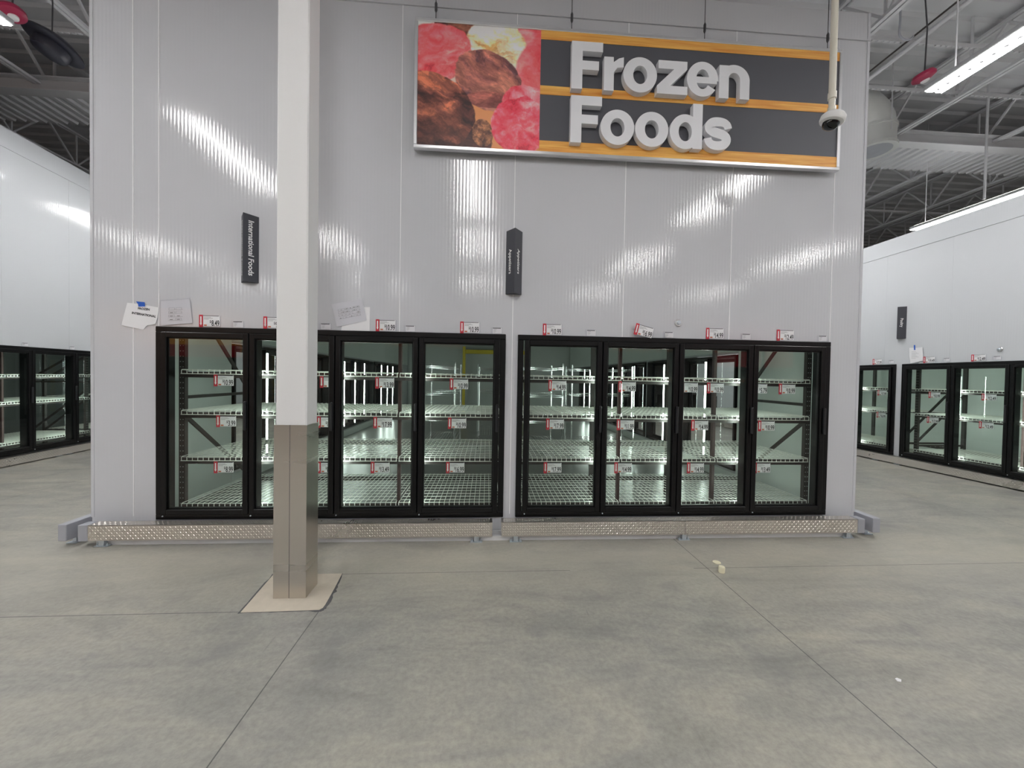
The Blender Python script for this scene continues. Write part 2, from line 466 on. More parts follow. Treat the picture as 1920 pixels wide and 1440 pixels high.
o = struct('wall_far_left_room', MB().box(-6, 8, 3.0, 3.1, 0, 3.2).box(-6, 8, .1, 3.1, 3.2, 3.3).box(-6, -5.9, .1, 3, 0, 3.2).box(7.9, 8, .1, 3, 0, 3.2), 'panel_dark'); o.matrix_world = LM
RX = 10.635
RM = Matrix.Translation((RX, 3.04, 0)) @ Matrix.Rotation(-PI/2, 4, 'Z')     # local x runs towards the camera, +y into the freezer
RH = [(-3.2, -.11), (0, 3.0), (3.1, 6.1)]
o = struct('wall_far_right', far_wall(-7, 8, RH, 4.27), 'panel_local'); o.matrix_world = RM
o = struct('wall_far_right_room', MB().box(-7, 8, 2.1, 2.2, 0, 2.9).box(-7, 8, .1, 2.2, 2.9, 3.0).box(-7, -6.9, .1, 2.1, 0, 2.9).box(7.9, 8, .1, 2.1, 0, 2.9), 'panel_inside'); o.matrix_world = RM
# store shell
struct('wall_store_back', MB().box(-20, 30, 33.8, 34, 0, 8), 'store_wall')
struct('wall_store_entrance', MB().box(-20, 30, -24, -23.8, 0, 8), 'store_wall')
struct('wall_store_left', MB().box(-20.2, -20, -24, 34, 0, 8), 'store_wall')
struct('wall_store_right', MB().box(30, 30.2, -24, 34, 0, 8), 'store_wall')
def deck(x0, x1, y0, y1, z, per, amp, along='x', thick=.03):
    """fluted metal deck; flutes run along the given axis"""
    b = MB(); prof = []; t = y0 if along == 'x' else x0; end = y1 if along == 'x' else x1
    while t < end:
        prof += [(t, z), (t+per*.5, z), (t+per*.62, z+amp), (t+per*.88, z+amp)]; t += per
    prof.append((end, z))
    vs = []; fs = []
    for (q, h) in prof:
        vs += [(x0, q, h), (x1, q, h)] if along == 'x' else [(q, y1, h), (q, y0, h)]
    for i in range(len(prof)-1): fs.append((2*i, 2*i+2, 2*i+3, 2*i+1))
    b.add(vs, fs)
    if along == 'x': b.box(x0, x1, y0, y1, z+amp+.01, z+amp+.05)
    else: b.box(x0, x1, y0, y1, z+amp+.01, z+amp+.03)
    return b
struct('ceiling', deck(-20, 30, -24, 34, 7.8, .36, .05), 'deck_white')
struct('ceiling_canopy', deck(-19, 29, 4.42, 5.5, 6.86, .21, .05, 'y'), 'joist_white')
g = MB().box(-19, 29, 4.2, 4.42, 6.72, 6.74).box(-19, 29, 4.2, 4.42, 6.96, 6.98).box(-19, 29, 4.3, 4.32, 6.74, 6.96)
struct('ceiling_girder', g, 'joist_white')
def joist(x, zb=6.9, zt=7.72, y0=-8., y1=30.):
    b = MB(); h = .045
    for z in (zb, zt):
        b.box(x-.07, x-.012, y0, y1, z-h/2, z+h/2); b.box(x+.012, x+.07, y0, y1, z-h/2, z+h/2)
    y = y0; k = 0
    while y < y1-1.:
        b.bar((x, y, zb), (x, y+.7, zt), .035); b.bar((x, y+.7, zt), (x, y+1.4, zb), .035); b.bar((x, y+1.4, zb), (x, y+1.4, zt), .03)
        y += 1.4
    return b
for i, x in enumerate((-14.5, -11., -8.0, -5.62, -3.5, 8.73, 11.72, 14.1, 16.4, 18.8, 21.5)):
    struct('ceiling_joist', joist(x), 'joist_white')
for z, y in ((6.98, 2.25), (6.98, 3.2), (6.98, 8.), (6.98, 11.5), (6.98, 15.)):
    b = MB(); b.box(-18, 28, y-.02, y-.016, z, z+.06)
    for i in range(0, 460): b.box(-18+i*.1, -18+i*.1+.05, y-.016, y+.02, z, z+.06)
    struct('ceiling_strut', b, 'joist_white')

# ------------------------------------------------------------------ door banks
WIRE_R = .0032
def door_bank(n, pitch, W, H, label, group, loc, rz, led=True, name='freezer_door_bank'):
    """local x along the wall, +y into the freezer, z=0 at the bottom of the frame"""
    t = thing(name, label, 'freezer doors', loc, rz, group)
    m = .062; zc = .048
    f = MB()
    f.bbox(0, W, -.028, .012, H-zc, H, .004).bbox(0, W, -.028, .012, 0, zc, .004).bbox(0, m-.01, -.028, .012, zc, H-zc, .004).bbox(W-m+.01, W, -.028, .012, zc, H-zc, .004)
    f.box(.012, .045, .012, .13, .012, H-.012).box(W-.045, W-.012, .012, .13, .012, H-.012).box(.045, W-.045, .012, .13, .012, .04).box(.045, W-.045, .012, .13, H-.04, H-.012)
    f.build('frame', 'black_frame', t)
    x0 = (W-n*pitch)/2
    for i in range(1, n):
        x = x0+i*pitch
        MB().bbox(x-.03, x+.03, .014, .11, .04, H-.04, .004).build('mullion', 'black_frame', t)
    for i in range(n):
        a, c = x0+i*pitch+.004, x0+(i+1)*pitch-.004; s = .046; zb, zt = .05, H-.05
        d = MB()
        d.bbox(a, a+s, -.05, -.008, zb, zt, .005).bbox(c-s, c, -.05, -.008, zb, zt, .005)
        d.bbox(a+s-.004, c-s+.004, -.05, -.008, zb, zb+s, .005).bbox(a+s-.004, c-s+.004, -.05, -.008, zt-s, zt, .005)
        g0, g1 = a+s, c-s
        d.box(g0, g0+.01, -.03, .006, zb+s, zt-s).box(g1-.01, g1, -.03, .006, zb+s, zt-s).box(g0, g1, -.03, .006, zb+s, zb+s+.01).box(g0, g1, -.03, .006, zt-s-.01, zt-s)
        do = d.build('door', 'black_frame', t)
        MB().box(g0+.002, g1-.002, -.026, -.02, zb+s+.002, zt-s-.002).build('glass_pane', 'door_glass', do)
        MB().bbox(c-.026, c-.004, -.078, -.05, H*.47, H*.62, .006).build('handle', 'black_plastic', do)
        MB().lathe([(.004, -.056), (.006, -.054), (.006, -.048)], 10, (a+.02, 0, .038), 'y').build('hinge_pin', 'galvanised', do)
    if led:
        for i in range(1, n):
            x = .02 if i == 0 else (W-.02 if i == n else x0+i*pitch)
            sgn = 0 if 0 < i < n else (1 if i == 0 else -1)
            e_ = .008 if sgn else .013
            MB().box(x-e_, x+e_, .1305 if sgn else .111, .134 if sgn else .121, .09, H-.09).build('led_strip', 'led_light', t)
    return t
PIT = .7475
door_bank(4, PIT, F1[1], FZ1-FZ0, 'black framed bank of four glass freezer doors standing behind the white column', 'glass door banks', (F1[0], 0, FZ0), 0)
door_bank(4, PIT, F2[1]-F2[0], FZ1-FZ0, 'black framed bank of four glass freezer doors below the Frozen Foods sign', 'glass door banks', (F2[0], 0, FZ0), 0)
o = door_bank(4, PIT, 3.1, 1.715, 'dark bank of glass freezer doors on the left aisle wall, nearest the camera', 'glass door banks', (0,0,0), 0)
o.matrix_world = LM @ Matrix.Translation((-1.565, 0, .147))
LB = o
o = dup(LB, label='glass door bank farther down the left aisle, mostly hidden by the freezer corner'); o.matrix_world = LM @ Matrix.Translation((1.665, 0, .147))
RB = door_bank(4, .722, 2.99, 1.715, 'green-lit glass door bank on the right aisle wall, cut by the picture edge', 'glass door banks', (0,0,0), 0)
RB.matrix_world = RM @ Matrix.Translation((.005, 0, .147))
o = dup(RB, label='green-lit glass door bank below the Poultry sign, beside the freezer corner'); o.matrix_world = RM @ Matrix.Translation((-3.1, 0, .147))
o = dup(RB, label='glass door bank on the right aisle wall beyond the picture edge'); o.matrix_world = RM @ Matrix.Translation((3.105, 0, .147))
nth = ('first', 'second', 'third')
for i, y in enumerate((1.71, 4.92, 8.12)):
    o = dup(LB, label=f'lit door bank seen from inside on the freezer\'s left wall, {nth[i]} from the front'); o.matrix_world = Matrix.Translation((XL, y+3.1, .18)) @ Matrix.Rotation(-PI/2, 4, 'Z')
    o = dup(LB, label=f'lit door bank seen from inside on the freezer\'s right wall, {nth[i]} from the front'); o.matrix_world = Matrix.Translation((XR, y, .18)) @ Matrix.Rotation(PI/2, 4, 'Z')

# ------------------------------------------------------------------ racks and wire decks
def rack(x0, xs, y0, y1, levels, label, top=2.05, brace=True, loc=(0,0,0), M=None, rising=False):
    t = thing('shelving_rack', label, 'rack', loc)
    w = .055
    for k, x in enumerate(xs):
        for y in (y0+.07, y1-.03):
            mid_ = 0 < k < len(xs)-1 and y < y1-.2
            wk = .03 if mid_ else w
            u = MB().box(x-wk/2, x+wk/2, y-.02, y+.02, 0, top)
            up = u.build('upright', 'rack_rust' if mid_ else 'rack_bronze', t)
            if y < y1-.2 and not mid_:
                h = MB(); z = .2
                while z < top-.05:
                    for dx in (-.012, .012): h.lathe([(.0045, -.0006), (.0045, .0002)], 6, (x+dx, y-.0205, z), 'y')
                    z += .05
                h.build('hole_row', 'rack_hole', up)
        if rising and k in (0, len(xs)-1):
            MB().bar((x, y0+.07, .42), (x, y1-.03, 1.32), .035, .02, (1,0,0)).build('brace', 'rack_bronze', t)
            MB().bar((x, y0+.07, 1.33), (x, y1-.03, 1.33), .03, .03).bar((x, y0+.07, .36), (x, y1-.03, .36), .03, .03).build('cross_rail', 'rack_bronze', t)
        elif brace and k in (0, len(xs)-1):
            s = 1 if k == 0 else -1
            MB().bar((x, y0+.07, 1.1), (x, y1-.03, .28), .035, .02, (1,0,0)).build('brace', 'rack_bronze', t)
            MB().bar((x, y0+.07, 2.35 if top > 2.3 else top-.05), (x, y1-.03, 1.3), .035, .02, (1,0,0)).build('brace', 'rack_bronze', t)
            MB().bar((x, y0+.07, 1.26), (x, y1-.03, 1.26), .03, .03).build('brace', 'rack_bronze', t)
    for z in levels:
        for y in (y0+.035, y1-.02):
            MB().box(xs[0], xs[-1], y-.012, y+.012, z-.075, z-.022).build('beam', 'rack_bronze', t)
    if M is not None: t.matrix_world = M
    return t
def deck_mesh(w, d):
    b = MB(); r = WIRE_R; n = max(2, round(w/.05)); lip = .04
    for i in range(n+1):
        x = .006+i*(w-.012)/n
        b.tube([(x, 0, -lip), (x, 0, -.008), (x, .007, -.001), (x, .02, 0), (x, d, 0)], r, 5)
    for y in (.012, *[.1*k for k in range(1, int(d/.1)+1)]):
        b.tube([(0, y, -2*r), (w, y, -2*r)], r, 5)
    b.tube([(0, 0, -lip), (w, 0, -lip)], r*1.25, 5)
    return b
def clip_mesh(w):
    b = MB()
    for x in (w*.22, w*.9): b.bbox(x-.012, x+.012, -.012, -.004, -.05, -.004, .002).bbox(x-.018, x+.018, -.014, -.004, -.052, -.04, .002)
    return b
DECKS = {}
def wire_deck(w, d, label, group, M):
    k = (round(w, 3), round(d, 3))
    if k not in DECKS:
        me = deck_mesh(w, d).mesh('wire_deck'); me.materials.append(MATS['wire_white'])
        cm = clip_mesh(w).mesh('clip'); cm.materials.append(MATS['clear_plastic'])
        DECKS[k] = (me, cm)
    o = link('wire_deck', DECKS[k][0]); tag(o, label, 'wire shelf', group); o.matrix_world = M
    link('clip', DECKS[k][1], o)
    return o
LV = [(1.526, 'top'), (1.143, 'second'), (.708, 'third'), (.266, 'bottom')]
BAY = ('left-hand', 'middle', 'right-hand')
Y0, DP = .16, 1.1
for bx, who in ((F1[0], 'behind the column doors'), (F2[0], 'under the Frozen Foods sign')):
    a = bx+.045; step = 1.005
    xs = [a+.02+k*step for k in range(4)]
    rack(a, [xs[0]-.02, xs[1], xs[2], xs[3]+.02], Y0, Y0+DP, [z for z, _ in LV], f'dark bronze four-level shelving rack inside the freezer {who}', top=2.6)
    for z, nm in LV:
        for k in range(3):
            wire_deck(step-.016, DP, f'wire deck, {nm} shelf, {BAY[k]} bay, rack {who}', 'wire decks of the front racks', Matrix.Translation((xs[k]+.008, Y0, z)))
RL = [(1.41, 'upper'), (.965, 'middle'), (.3, 'bottom')]
for k, x in enumerate((-3.02, .08, 3.18)):
    who = ('below the Poultry sign', 'in the picture-edge bank', 'beyond the right picture edge')[k]
    rack(0, [x, x+1.42, x+2.84], .16, 1.2, [z for z, _ in RL], f'dark bronze rack inside the right aisle freezer {who}', top=2.0, M=RM, rising=True)
    for z, nm in RL:
        for j in range(2):
            wire_deck(1.4, 1.04, f'wire deck, {nm} shelf, {("far","near")[j]} bay, rack {who}', 'wire decks of the right aisle racks', RM @ Matrix.Translation((x+.01+j*1.42, .16, z)))
for k, x in enumerate((-1.5, 1.73)):
    who = ('behind the nearest left aisle doors', 'farther down the left aisle')[k]
    rack(0, [x, x+1.47, x+2.94], .3, 1.35, [1.41, .965, .3], f'dark bronze rack inside the left aisle freezer {who}', top=2.0, M=LM)
    for z, nm in RL:
        for j in range(2):
            wire_deck(1.45, 1.04, f'wire deck, {nm} shelf, {("near","far")[j]} bay, rack {who}', 'wire decks of the left aisle racks', LM @ Matrix.Translation((x+.01+j*1.47, .3, z)))

# ------------------------------------------------------------------ price tags
TW, TH = .19, .104
def price_tag(price, label, group, M, hang=False):
    t = thing('price_tag', label, 'price tag', group=group); t.matrix_world = M
    MB().box(0, TW, -.003, -.001, 0, TH).build('clear_holder', 'clear_plastic', t)
    MB().box(.036, TW-.012, -.0045, -.0032, .004, TH-.004).build('card', 'paper_white', t)
    s = MB().box(.0, .033, -.005, -.0032, -.004, TH+.002).build('red_strip', 'tag_red', t)
    MB().prism([(.011, .03), (.022, .03), (.022, .092), (.011, .092)], -.0062, -.0052).prism([(.0165, .012), (.026, .032), (.007, .032)], -.0062, -.0052).build('arrow', 'text_white', s)
    MB().box(.042, .066, -.0056, -.0047, .008, .02).build('chip', 'tag_orange', t)
    MB().box(.036, TW-.02, -.0056, -.0047, TH-.008, TH-.004).build('header_line', 'text_black', t)
    fp = MB()
    for i, w in enumerate((.06, .075, .04)): fp.box(.042, .042+w, -.0053, -.0047, TH-.02-i*.009, TH-.017-i*.009)
    fp.build('fine_print', 'text_grey', t)
    w = .058
    tm = text('price_lettering', price, .07, 'text_black', t, (TW-.016, -.0055, .01), align='RIGHT', sx=.56, offset=.0012)
    left = min(v.co.x for v in tm.data.vertices)
    text('dollar_sign', '$', .034, 'text_black', t, (TW-.016+left-.003, -.0055, .036), align='RIGHT', sx=.7, offset=.0006)
    return t
T = lambda x, y, z: Matrix.Translation((x, y, z))
def stub(label, group, M):
    t = thing('tag_holder', label, 'label holder', group=group); t.matrix_world = M
    MB().box(0, .112, -.003, -.001, 0, .06).build('clear_holder', 'clear_plastic', t)
    MB().box(.02, .104, -.0042, -.0031, .003, .055).build('card', 'paper_mid', t)
    MB().box(.02, .095, -.005, -.0043, .049, .055).build('header_line', 'text_black', t)
    b = MB()
    for i in range(4): b.box(.026, .026+(.03, .022, .027, .018)[i], -.0048, -.0043, .041-i*.009, .0435-i*.009)
    b.build('fine_print', 'text_grey', t)
WA, WB = 'in the bank behind the column', 'in the bank under the big sign'
tops = [(.352,'8.49','first door '+WA),(.905,'9.99','second door '+WA),(1.9,'10.99','third door '+WA),(2.672,'10.99','fourth door '+WA),
        (3.45,'10.99','first door '+WB),(None,'16.99','second door '+WB),(5.051,'14.99','third door '+WB),(5.774,'12.49','fourth door '+WB)]
for x, p, w in tops:
    lab = f'price tag reading ${p} above the {w}'
    if x is None:
        price_tag(p, 'crooked price tag reading $16.99 slipping over the black frame under the big sign', 'price tags above the front doors', T(4.318, -.032, 1.936) @ Matrix.Rotation(math.radians(14), 4, 'Y'))
    else: price_tag(p, lab, 'price tags above the front doors', T(x, -.001, 1.909))
for x, w in ((.626,'first door '+WA),(1.392,'second door '+WA),(2.153,'third door '+WA),(2.957,'fourth door '+WA),(3.856,'first door '+WB),(4.621,'second door '+WB),(5.402,'third door '+WB),(6.194,'fourth door '+WB)):
    stub(f'small clear label holder above the {w}', 'small label holders above the front doors', T(x, -.001, 1.908))
def ray(u, v): return fw+rt*((u-960)/F)+dn*((v-720)/F)
def onY(u, v, y):
    d = ray(u, v); k = (y-CP.y)/d.y; return CP+d*k
shelf_tags = [ # shelf, door, price, pixel of the tag's upper left corner in the photograph
 (0,'first',0,'10.99',401.5,704.5),(0,'second',0,'15.99',600,706),(0,'third',0,'13.99',704,707),(0,'fourth',0,'10.99',843.5,707.5),
 (1,'first',0,'3.99',406,781.5),(1,'second',0,'14.99',595,783.5),(1,'third',0,'17.99',700.5,782.5),(1,'fourth',0,'10.99',840,783),
 (2,'first',0,'8.99',401.5,867),(2,'second',0,'12.99',595,867.5),(2,'third',0,'13.49',695.5,867),(2,'fourth',0,'16.99',836.5,867),
 (0,'first',1,'14.99',1028.5,711),(0,'second',1,'14.99',1159.5,714.5),(0,'third',1,'10.99',1276.5,716),(0,'third',1,'10.99',1325.5,716.5),(0,'fourth',1,'5.79',1407,718.5),(0,'fourth',1,'10.99',1460,719),
 (1,'first',1,'17.99',1024,785),(1,'second',1,'11.99',1156.5,786.5),(1,'third',1,'14.99',1296,789),(1,'fourth',1,'10.99',1421,791),
 (2,'first',1,'17.99',1019.5,866),(2,'second',1,'14.99',1152,867),(2,'third',1,'14.99',1288,867.5),(2,'fourth',1,'13.49',1413,868.5)]
seen = {}
for s, dr, bk_, p, u, v in shelf_tags:
    q = onY(u, v, .15)
    nm = ('top', 'second', 'third')[s]; who = (WA, WB)[bk_]
    lab = f'price tag reading ${p}, {nm} shelf, {dr} door {who}'
    if lab in seen or (s, dr, bk_) in seen:
        lab = f'right-hand tag reading ${p}, {nm} shelf, {dr} door {who}'
    seen[lab] = 1; seen[(s, dr, bk_)] = 1
    z = LV[s][0]-.047-TH
    price_tag(p, lab, 'price tags on the front shelves', T(q.x, .15, z))
# right and left aisle tags
def wl(M, x, z, y=-.001): return M @ T(x, y, z)
for x, p, w in ((-.56, '17.99', 'below the Poultry sign'), (.337, '19.49', 'next to the taped paper on the right wall'), (1.014, '12.49', 'under the round vent cap on the right wall')):
    price_tag(p, f'red-edged price tag reading ${p} {w}', 'price tags of the right aisle', wl(RM, x, 1.875))
for x, w in ((-.26, 'beside the tag below the Poultry sign'), (.626, 'on the right aisle wall after the taped paper'), (1.268, 'directly below the round vent cap')):
    stub(f'small clear label holder {w}', 'small label holders of the side aisles', wl(RM, x, 1.885))
for x, w in ((-.137, 'left-hand of the two'), (.65, 'right-hand of the two')):
    stub(f'small clear label holder above the left aisle doors, {w}', 'small label holders of the side aisles', wl(LM, x, 1.868))
for x, z, p, w in ((.316, 1.24, '10.99', 'upper shelf, first door of the picture-edge bank'), (1.054, 1.29, '12.49', 'upper shelf, second door of the picture-edge bank'), (.304, .83, '17.99', 'middle shelf, first door of the picture-edge bank'), (1.034, .83, '12.49', 'middle shelf, second door of the picture-edge bank'), (-.583, 1.24, '17.99', 'upper shelf below the Poultry sign'), (-.588, .8, '16.99', 'middle shelf below the Poultry sign')):
    price_tag(p, f'price tag reading ${p}, {w}', 'price tags of the right aisle', RM @ T(x, .15, {1: 1.41, 0: .965}[int(z > 1.1)]-.047-TH))

# ------------------------------------------------------------------ taped papers
def sheet(name, label, cat, poly, y, m, group=None, t=.0012):
    o = MB().prism(poly, y-t, y).build(name, m); return tag(o, label, cat, group)
P1 = [(-.25,2.104),(-.13,2.094),(.013,2.069),(.003,1.985),(-.015,1.925),(-.05,1.915),(-.085,1.91),(-.1,1.895),(-.114,1.872),(-.126,1.87),(-.2,1.885),(-.299,1.905),(-.277,2.0)]
o = sheet('paper_notice', 'torn white paper reading FROZEN INTERNATIONAL taped up with blue tape', 'paper notice', P1, -.006, 'paper_white', 'papers taped to the front wall')
MB().prism([(-.175,2.118),(-.105,2.113),(-.1,2.075),(-.155,2.072),(-.158,2.093)], -.0105, -.0075).build('tape', 'tape_blue', o)
text('lettering', 'FROZEN', .026, 'text_black', o, (-.162, -.008, 2.048), (0, .08, 0), offset=.0012)
text('lettering', 'INTERNATIONAL', .026, 'text_black', o, (-.213, -.008, 2.008), (0, .14, 0), offset=.0012)
def diagram(o, c, ux, uz, w, h, cols, rows, seed):
    rd = random.Random(seed); b = MB(); B2 = MB()
    def q(a, e, da, de, bb):
        pts = [(c[0]+ux[0]*x+uz[0]*z, c[1]+ux[1]*x+uz[1]*z) for x, z in ((a, e), (a+da, e), (a+da, e+de), (a, e+de))]
        bb.prism(pts, -.0086, -.0082)
    for r in range(rows):
        z = h-(r+1)*h/rows
        q(0, z, w, .002, b)
        for k in range(cols):
            x = k*w/cols
            if rd.random() < .75:
                q(x, z, .0018, h/rows*.6, b); q(x, z+h/rows*.6, w/cols*.8, .0015, b); q(x+w/cols*.8, z, .0018, h/rows*.6, b)
            if rd.random() < .5: q(x+w/cols*.2, z+.006, w/cols*.4, .004, B2)
    b.build('diagram_lines', 'text_grey', o); B2.build('diagram_marks', 'text_black', o)
P2 = [(.031,2.126),(.274,2.152),(.285,2.05),(.297,1.939),(.16,1.925),(.031,1.908),(.03,2.02)]
o = sheet('paper_diagram', 'shelf diagram in a crinkled clear sleeve above the leftmost door, beside the notice', 'paper', P2, -.006, 'paper_mid', 'papers taped to the front wall')
diagram(o, (.095, 1.955), (.995, .06), (.03, 1), .12, .125, 2, 4, 3)
MB().prism([(x-.006 if x < .1 else x+.006, z-.006 if z < 2 else z+.01) for x, z in P2], -.0102, -.0096).build('clear_sleeve', 'clear_plastic', o)
P4 = [(1.62,2.12),(1.846,2.125),(1.846,1.906),(1.59,1.906)]
sheet('paper_blank', 'blank white sheet tucked behind the tilted diagram right of the column', 'paper', P4, -.003, 'paper_white', 'papers taped to the front wall')
P3 = [(1.503,2.14),(1.63,2.168),(1.769,2.201),(1.8,2.1),(1.819,2.002),(1.68,1.965),(1.552,1.936),(1.53,2.04)]
o = sheet('paper_diagram', 'tilted printed shelf diagram in a sleeve right of the white column', 'paper', P3, -.007, 'paper_mid', 'papers taped to the front wall')
diagram(o, (1.575, 2.005), (.97, .225), (-.16, .97), .2, .1, 6, 4, 8)
MB().prism([(x, z) for x, z in P3], -.0112, -.0106).build('clear_sleeve', 'clear_plastic', o)
PR = [(.109, 2.158), (.215, 2.148), (.325, 2.152), (.335, 2.03), (.34, 1.915), (.25, 1.892), (.136, 1.875), (.115, 2.0)]
o = sheet('paper_notice', 'crumpled white paper taped to the right aisle wall with blue tape', 'paper notice', PR, -.012, 'paper_white')
MB().prism([(.185, 2.2), (.205, 2.2), (.212, 2.11), (.192, 2.11)], -.016, -.0125).build('tape', 'tape_blue', o)
b = MB()
for i in range(7): b.box(.15, .15+.12*(.6+.4*((i*7) % 3)/2), -.0142, -.0135, 2.08-i*.02, 2.083-i*.02)
b.build('fine_print', 'text_grey', o)
o.matrix_world = RM

# ------------------------------------------------------------------ wall vents
def vent_cap(label, M):
    t = thing('vent_cap', label, 'vent cap', group='round vent caps'); t.matrix_world = M
    MB().lathe([(.036, 0), (.036, -.008), (.03, -.014), (.024, -.014)], 28, (0,0,0), 'y').build('flange', 'aluminium', t, True)
    MB().lathe([(.021, -.014), (.021, -.024), (.013, -.03)], 24, (0,0,0), 'y').build('plug', 'galvanised', t, True)
vent_cap('round silver vent cap on the front freezer wall above the doors', T(4.771, 0, 2.055))
vent_cap('round silver vent cap on the right aisle wall', RM @ T(1.352, 0, 2.042))

# ------------------------------------------------------------------ column
t = thing('support_column', 'white painted square steel column with a stainless guard in front of the freezer', 'column', (1.636, -.913, 0), 0, kind='thing')
CX, CY = .106, .088
MB().bbox(-.1, .1, -.082, .082, .003, 7.75, .008).build('shaft', 'white_paint', t)
GZ = 1.162
g = MB()
g.box(-CX, -.006, -CY, -CY+.003, .003, GZ).box(-.001, CX, -CY-.002, -CY+.001, .003, GZ).box(-CX, CX, CY-.003, CY, .003, GZ).box(-CX, -CX+.003, -CY+.003, CY-.003, .003, GZ).box(CX-.003, CX, -CY+.001, CY-.003, .003, GZ)
gd = g.build('column_guard', 'stainless', t); gd['label'] = 'brushed stainless guard with a vertical seam'
MB().box(-.0055, -.0015, -CY+.0005, -CY+.002, .003, GZ).build('seam', 'crack_grout', gd)
patch = [(1.362,-.682),(1.411,-1.145),(1.6,-1.143),(1.885,-1.136),(1.899,-1.115),(1.9,-1.079),(1.885,-.9),(1.862,-.683)]
rd = random.Random(2)
ring = []
for i in range(len(patch)):
    a, c = patch[i], patch[(i+1) % len(patch)]
    for k in range(8):
        f_ = k/8; x, y = a[0]+(c[0]-a[0])*f_, a[1]+(c[1]-a[1])*f_
        dx, dy = x-1.64, y+.91; l = math.hypot(dx, dy)
        wide = .026 if x > 1.84 and y < -.72 else (.016 if x < 1.42 else .006)
        ring.append((x+dx/l*wide*(.4+.8*rd.random()), y+dy/l*wide*(.4+.8*rd.random())))
struct('floor_joint', MB().prismz(ring, -.001, .0012), 'crack_grout')
struct('floor_patch', MB().prismz(patch, -.001, .003), 'patch_concrete')

# ------------------------------------------------------------------ kick rails
def lozenges(b, x0, x1, z0, z1, y, face='front'):
    """raised bars of tread plate, alternating direction"""
    p = .0215; rows = int((z1-z0)/p); cols = int((x1-x0)/p)
    for r in range(rows):
        for c in range(cols):
            cx, cz = x0+(c+.5)*p, z0+(r+.5)*(z1-z0)/rows
            s = 1 if (r+c) % 2 else -1
            ax, az = .0098*.72, .0098*.72*s; nx, nz = -.0036*.72*s, .0036*.72
            h = .0028
            if face == 'front':
                P_ = [(cx-ax, y, cz-az), (cx-nx*.9, y, cz-nz*.9), (cx+ax, y, cz+az), (cx+nx*.9, y, cz+nz*.9), (cx-ax*.4, y-h, cz-az*.4), (cx+ax*.4, y-h, cz+az*.4)]
            else:
                P_ = [(cx-ax, cz-az, y), (cx-nx*.9, cz-nz*.9, y), (cx+ax, cz+az, y), (cx+nx*.9, cz+nz*.9, y), (cx-ax*.4, cz-az*.4, y+h), (cx+ax*.4, cz+az*.4, y+h)]
            fs = [(0,1,5,4), (1,2,5), (2,3,4,5), (3,0,4)]
            if s < 0: fs = [q[::-1] for q in fs]
            b.add(P_, fs)
def rail(label, x0, x1, zb, zt, yf, depth, seam=None, M=None, caps=(), feet=(), fine=True):
    t = thing('kick_rail', label, 'kick rail', (0,0,0), 0, 'tread plate kick rails')
    b = MB(); b.box(x0, x1, yf, yf+.003, zb, zt); b.box(x0, x1, yf, yf+depth, zt-.003, zt); b.box(x0, x1, yf+depth-.003, yf+depth, zb, zt)
    lozenges(b, x0+.006, x1-.006, zb+.006, zt-.006, yf)
    if fine: lozenges(b, x0+.006, x1-.006, yf+.004, yf+depth-.004, zt, 'top')
    p = b.build('tread_plate', 'tread_plate', t)
    if seam: MB().box(seam-.0015, seam+.0015, yf-.002, yf+.001, zb, zt).build('seam', 'crack_grout', p)
    for (a, c) in caps: MB().bbox(a, c, yf-.004, yf+depth-.01, zb-.004, zt+.003, .003).build('end_cap', 'grey_steel', t)
    for x in feet:
        f = MB().box(x-.055, x+.055, yf+.002, yf+.046, .0005, .0075).bbox(x-.022, x+.022, yf+.008, yf+.044, .0075, zb+.02, .002)
        fo = f.build('foot', 'galvanised', t)
        bb = MB()
        for dx in (-.04, .04): bb.lathe([(.009, .0075), (.009, .016), (.005, .017), (.005, .03)], 8, (x+dx, yf+.022, 0))
        bb.build('anchor_bolt', 'galvanised', fo)
    if M is not None: t.matrix_world = M
    return t
rail('diamond tread plate kick rail at the floor behind the white column', -.426, 2.998, .056, .187, -.17, .1, caps=((-.503, -.428),), feet=(-.33, 2.855))
rail('diamond tread plate kick rail at the floor under the Frozen Foods sign side', 3.083, 6.518, .056, .187, -.17, .1, seam=4.8, caps=((6.52, 6.592),), feet=(3.213, 4.8, 6.44))
def side_rail(label, x0, x1, y0, y1):
    t = thing('side_rail', label, 'kick rail', (0,0,0), 0, 'grey side rails')
    MB().bbox(x0, x1, y0, y1, .05, .192, .004).build('tube', 'grey_steel', t)
    for y in (y0+.12, y1-.2):
        MB().box(x0-.005, x1+.005, y-.05, y+.05, .0005, .0075).box(x0+.02, x1-.02, y-.02, y+.02, .0075, .05).build('foot', 'galvanised', t)
side_rail('grey steel side rail end poking out past the left freezer corner', -.675, -.606, -.16, 3.2)
side_rail('grey steel side rail end poking out past the right freezer corner', 6.69, 6.765, -.16, 3.2)
rail('pale tread plate kick rail along the left aisle doors', -6, 8, .015, .14, -.13, .1, M=LM, fine=False, feet=(-1.4, .33, .52, 2.2))
rail('tread plate kick rail along the right aisle doors', -7, 8, .02, .145, -.13, .1, M=RM, fine=False, feet=(-3., -.35, .05, 2.6))

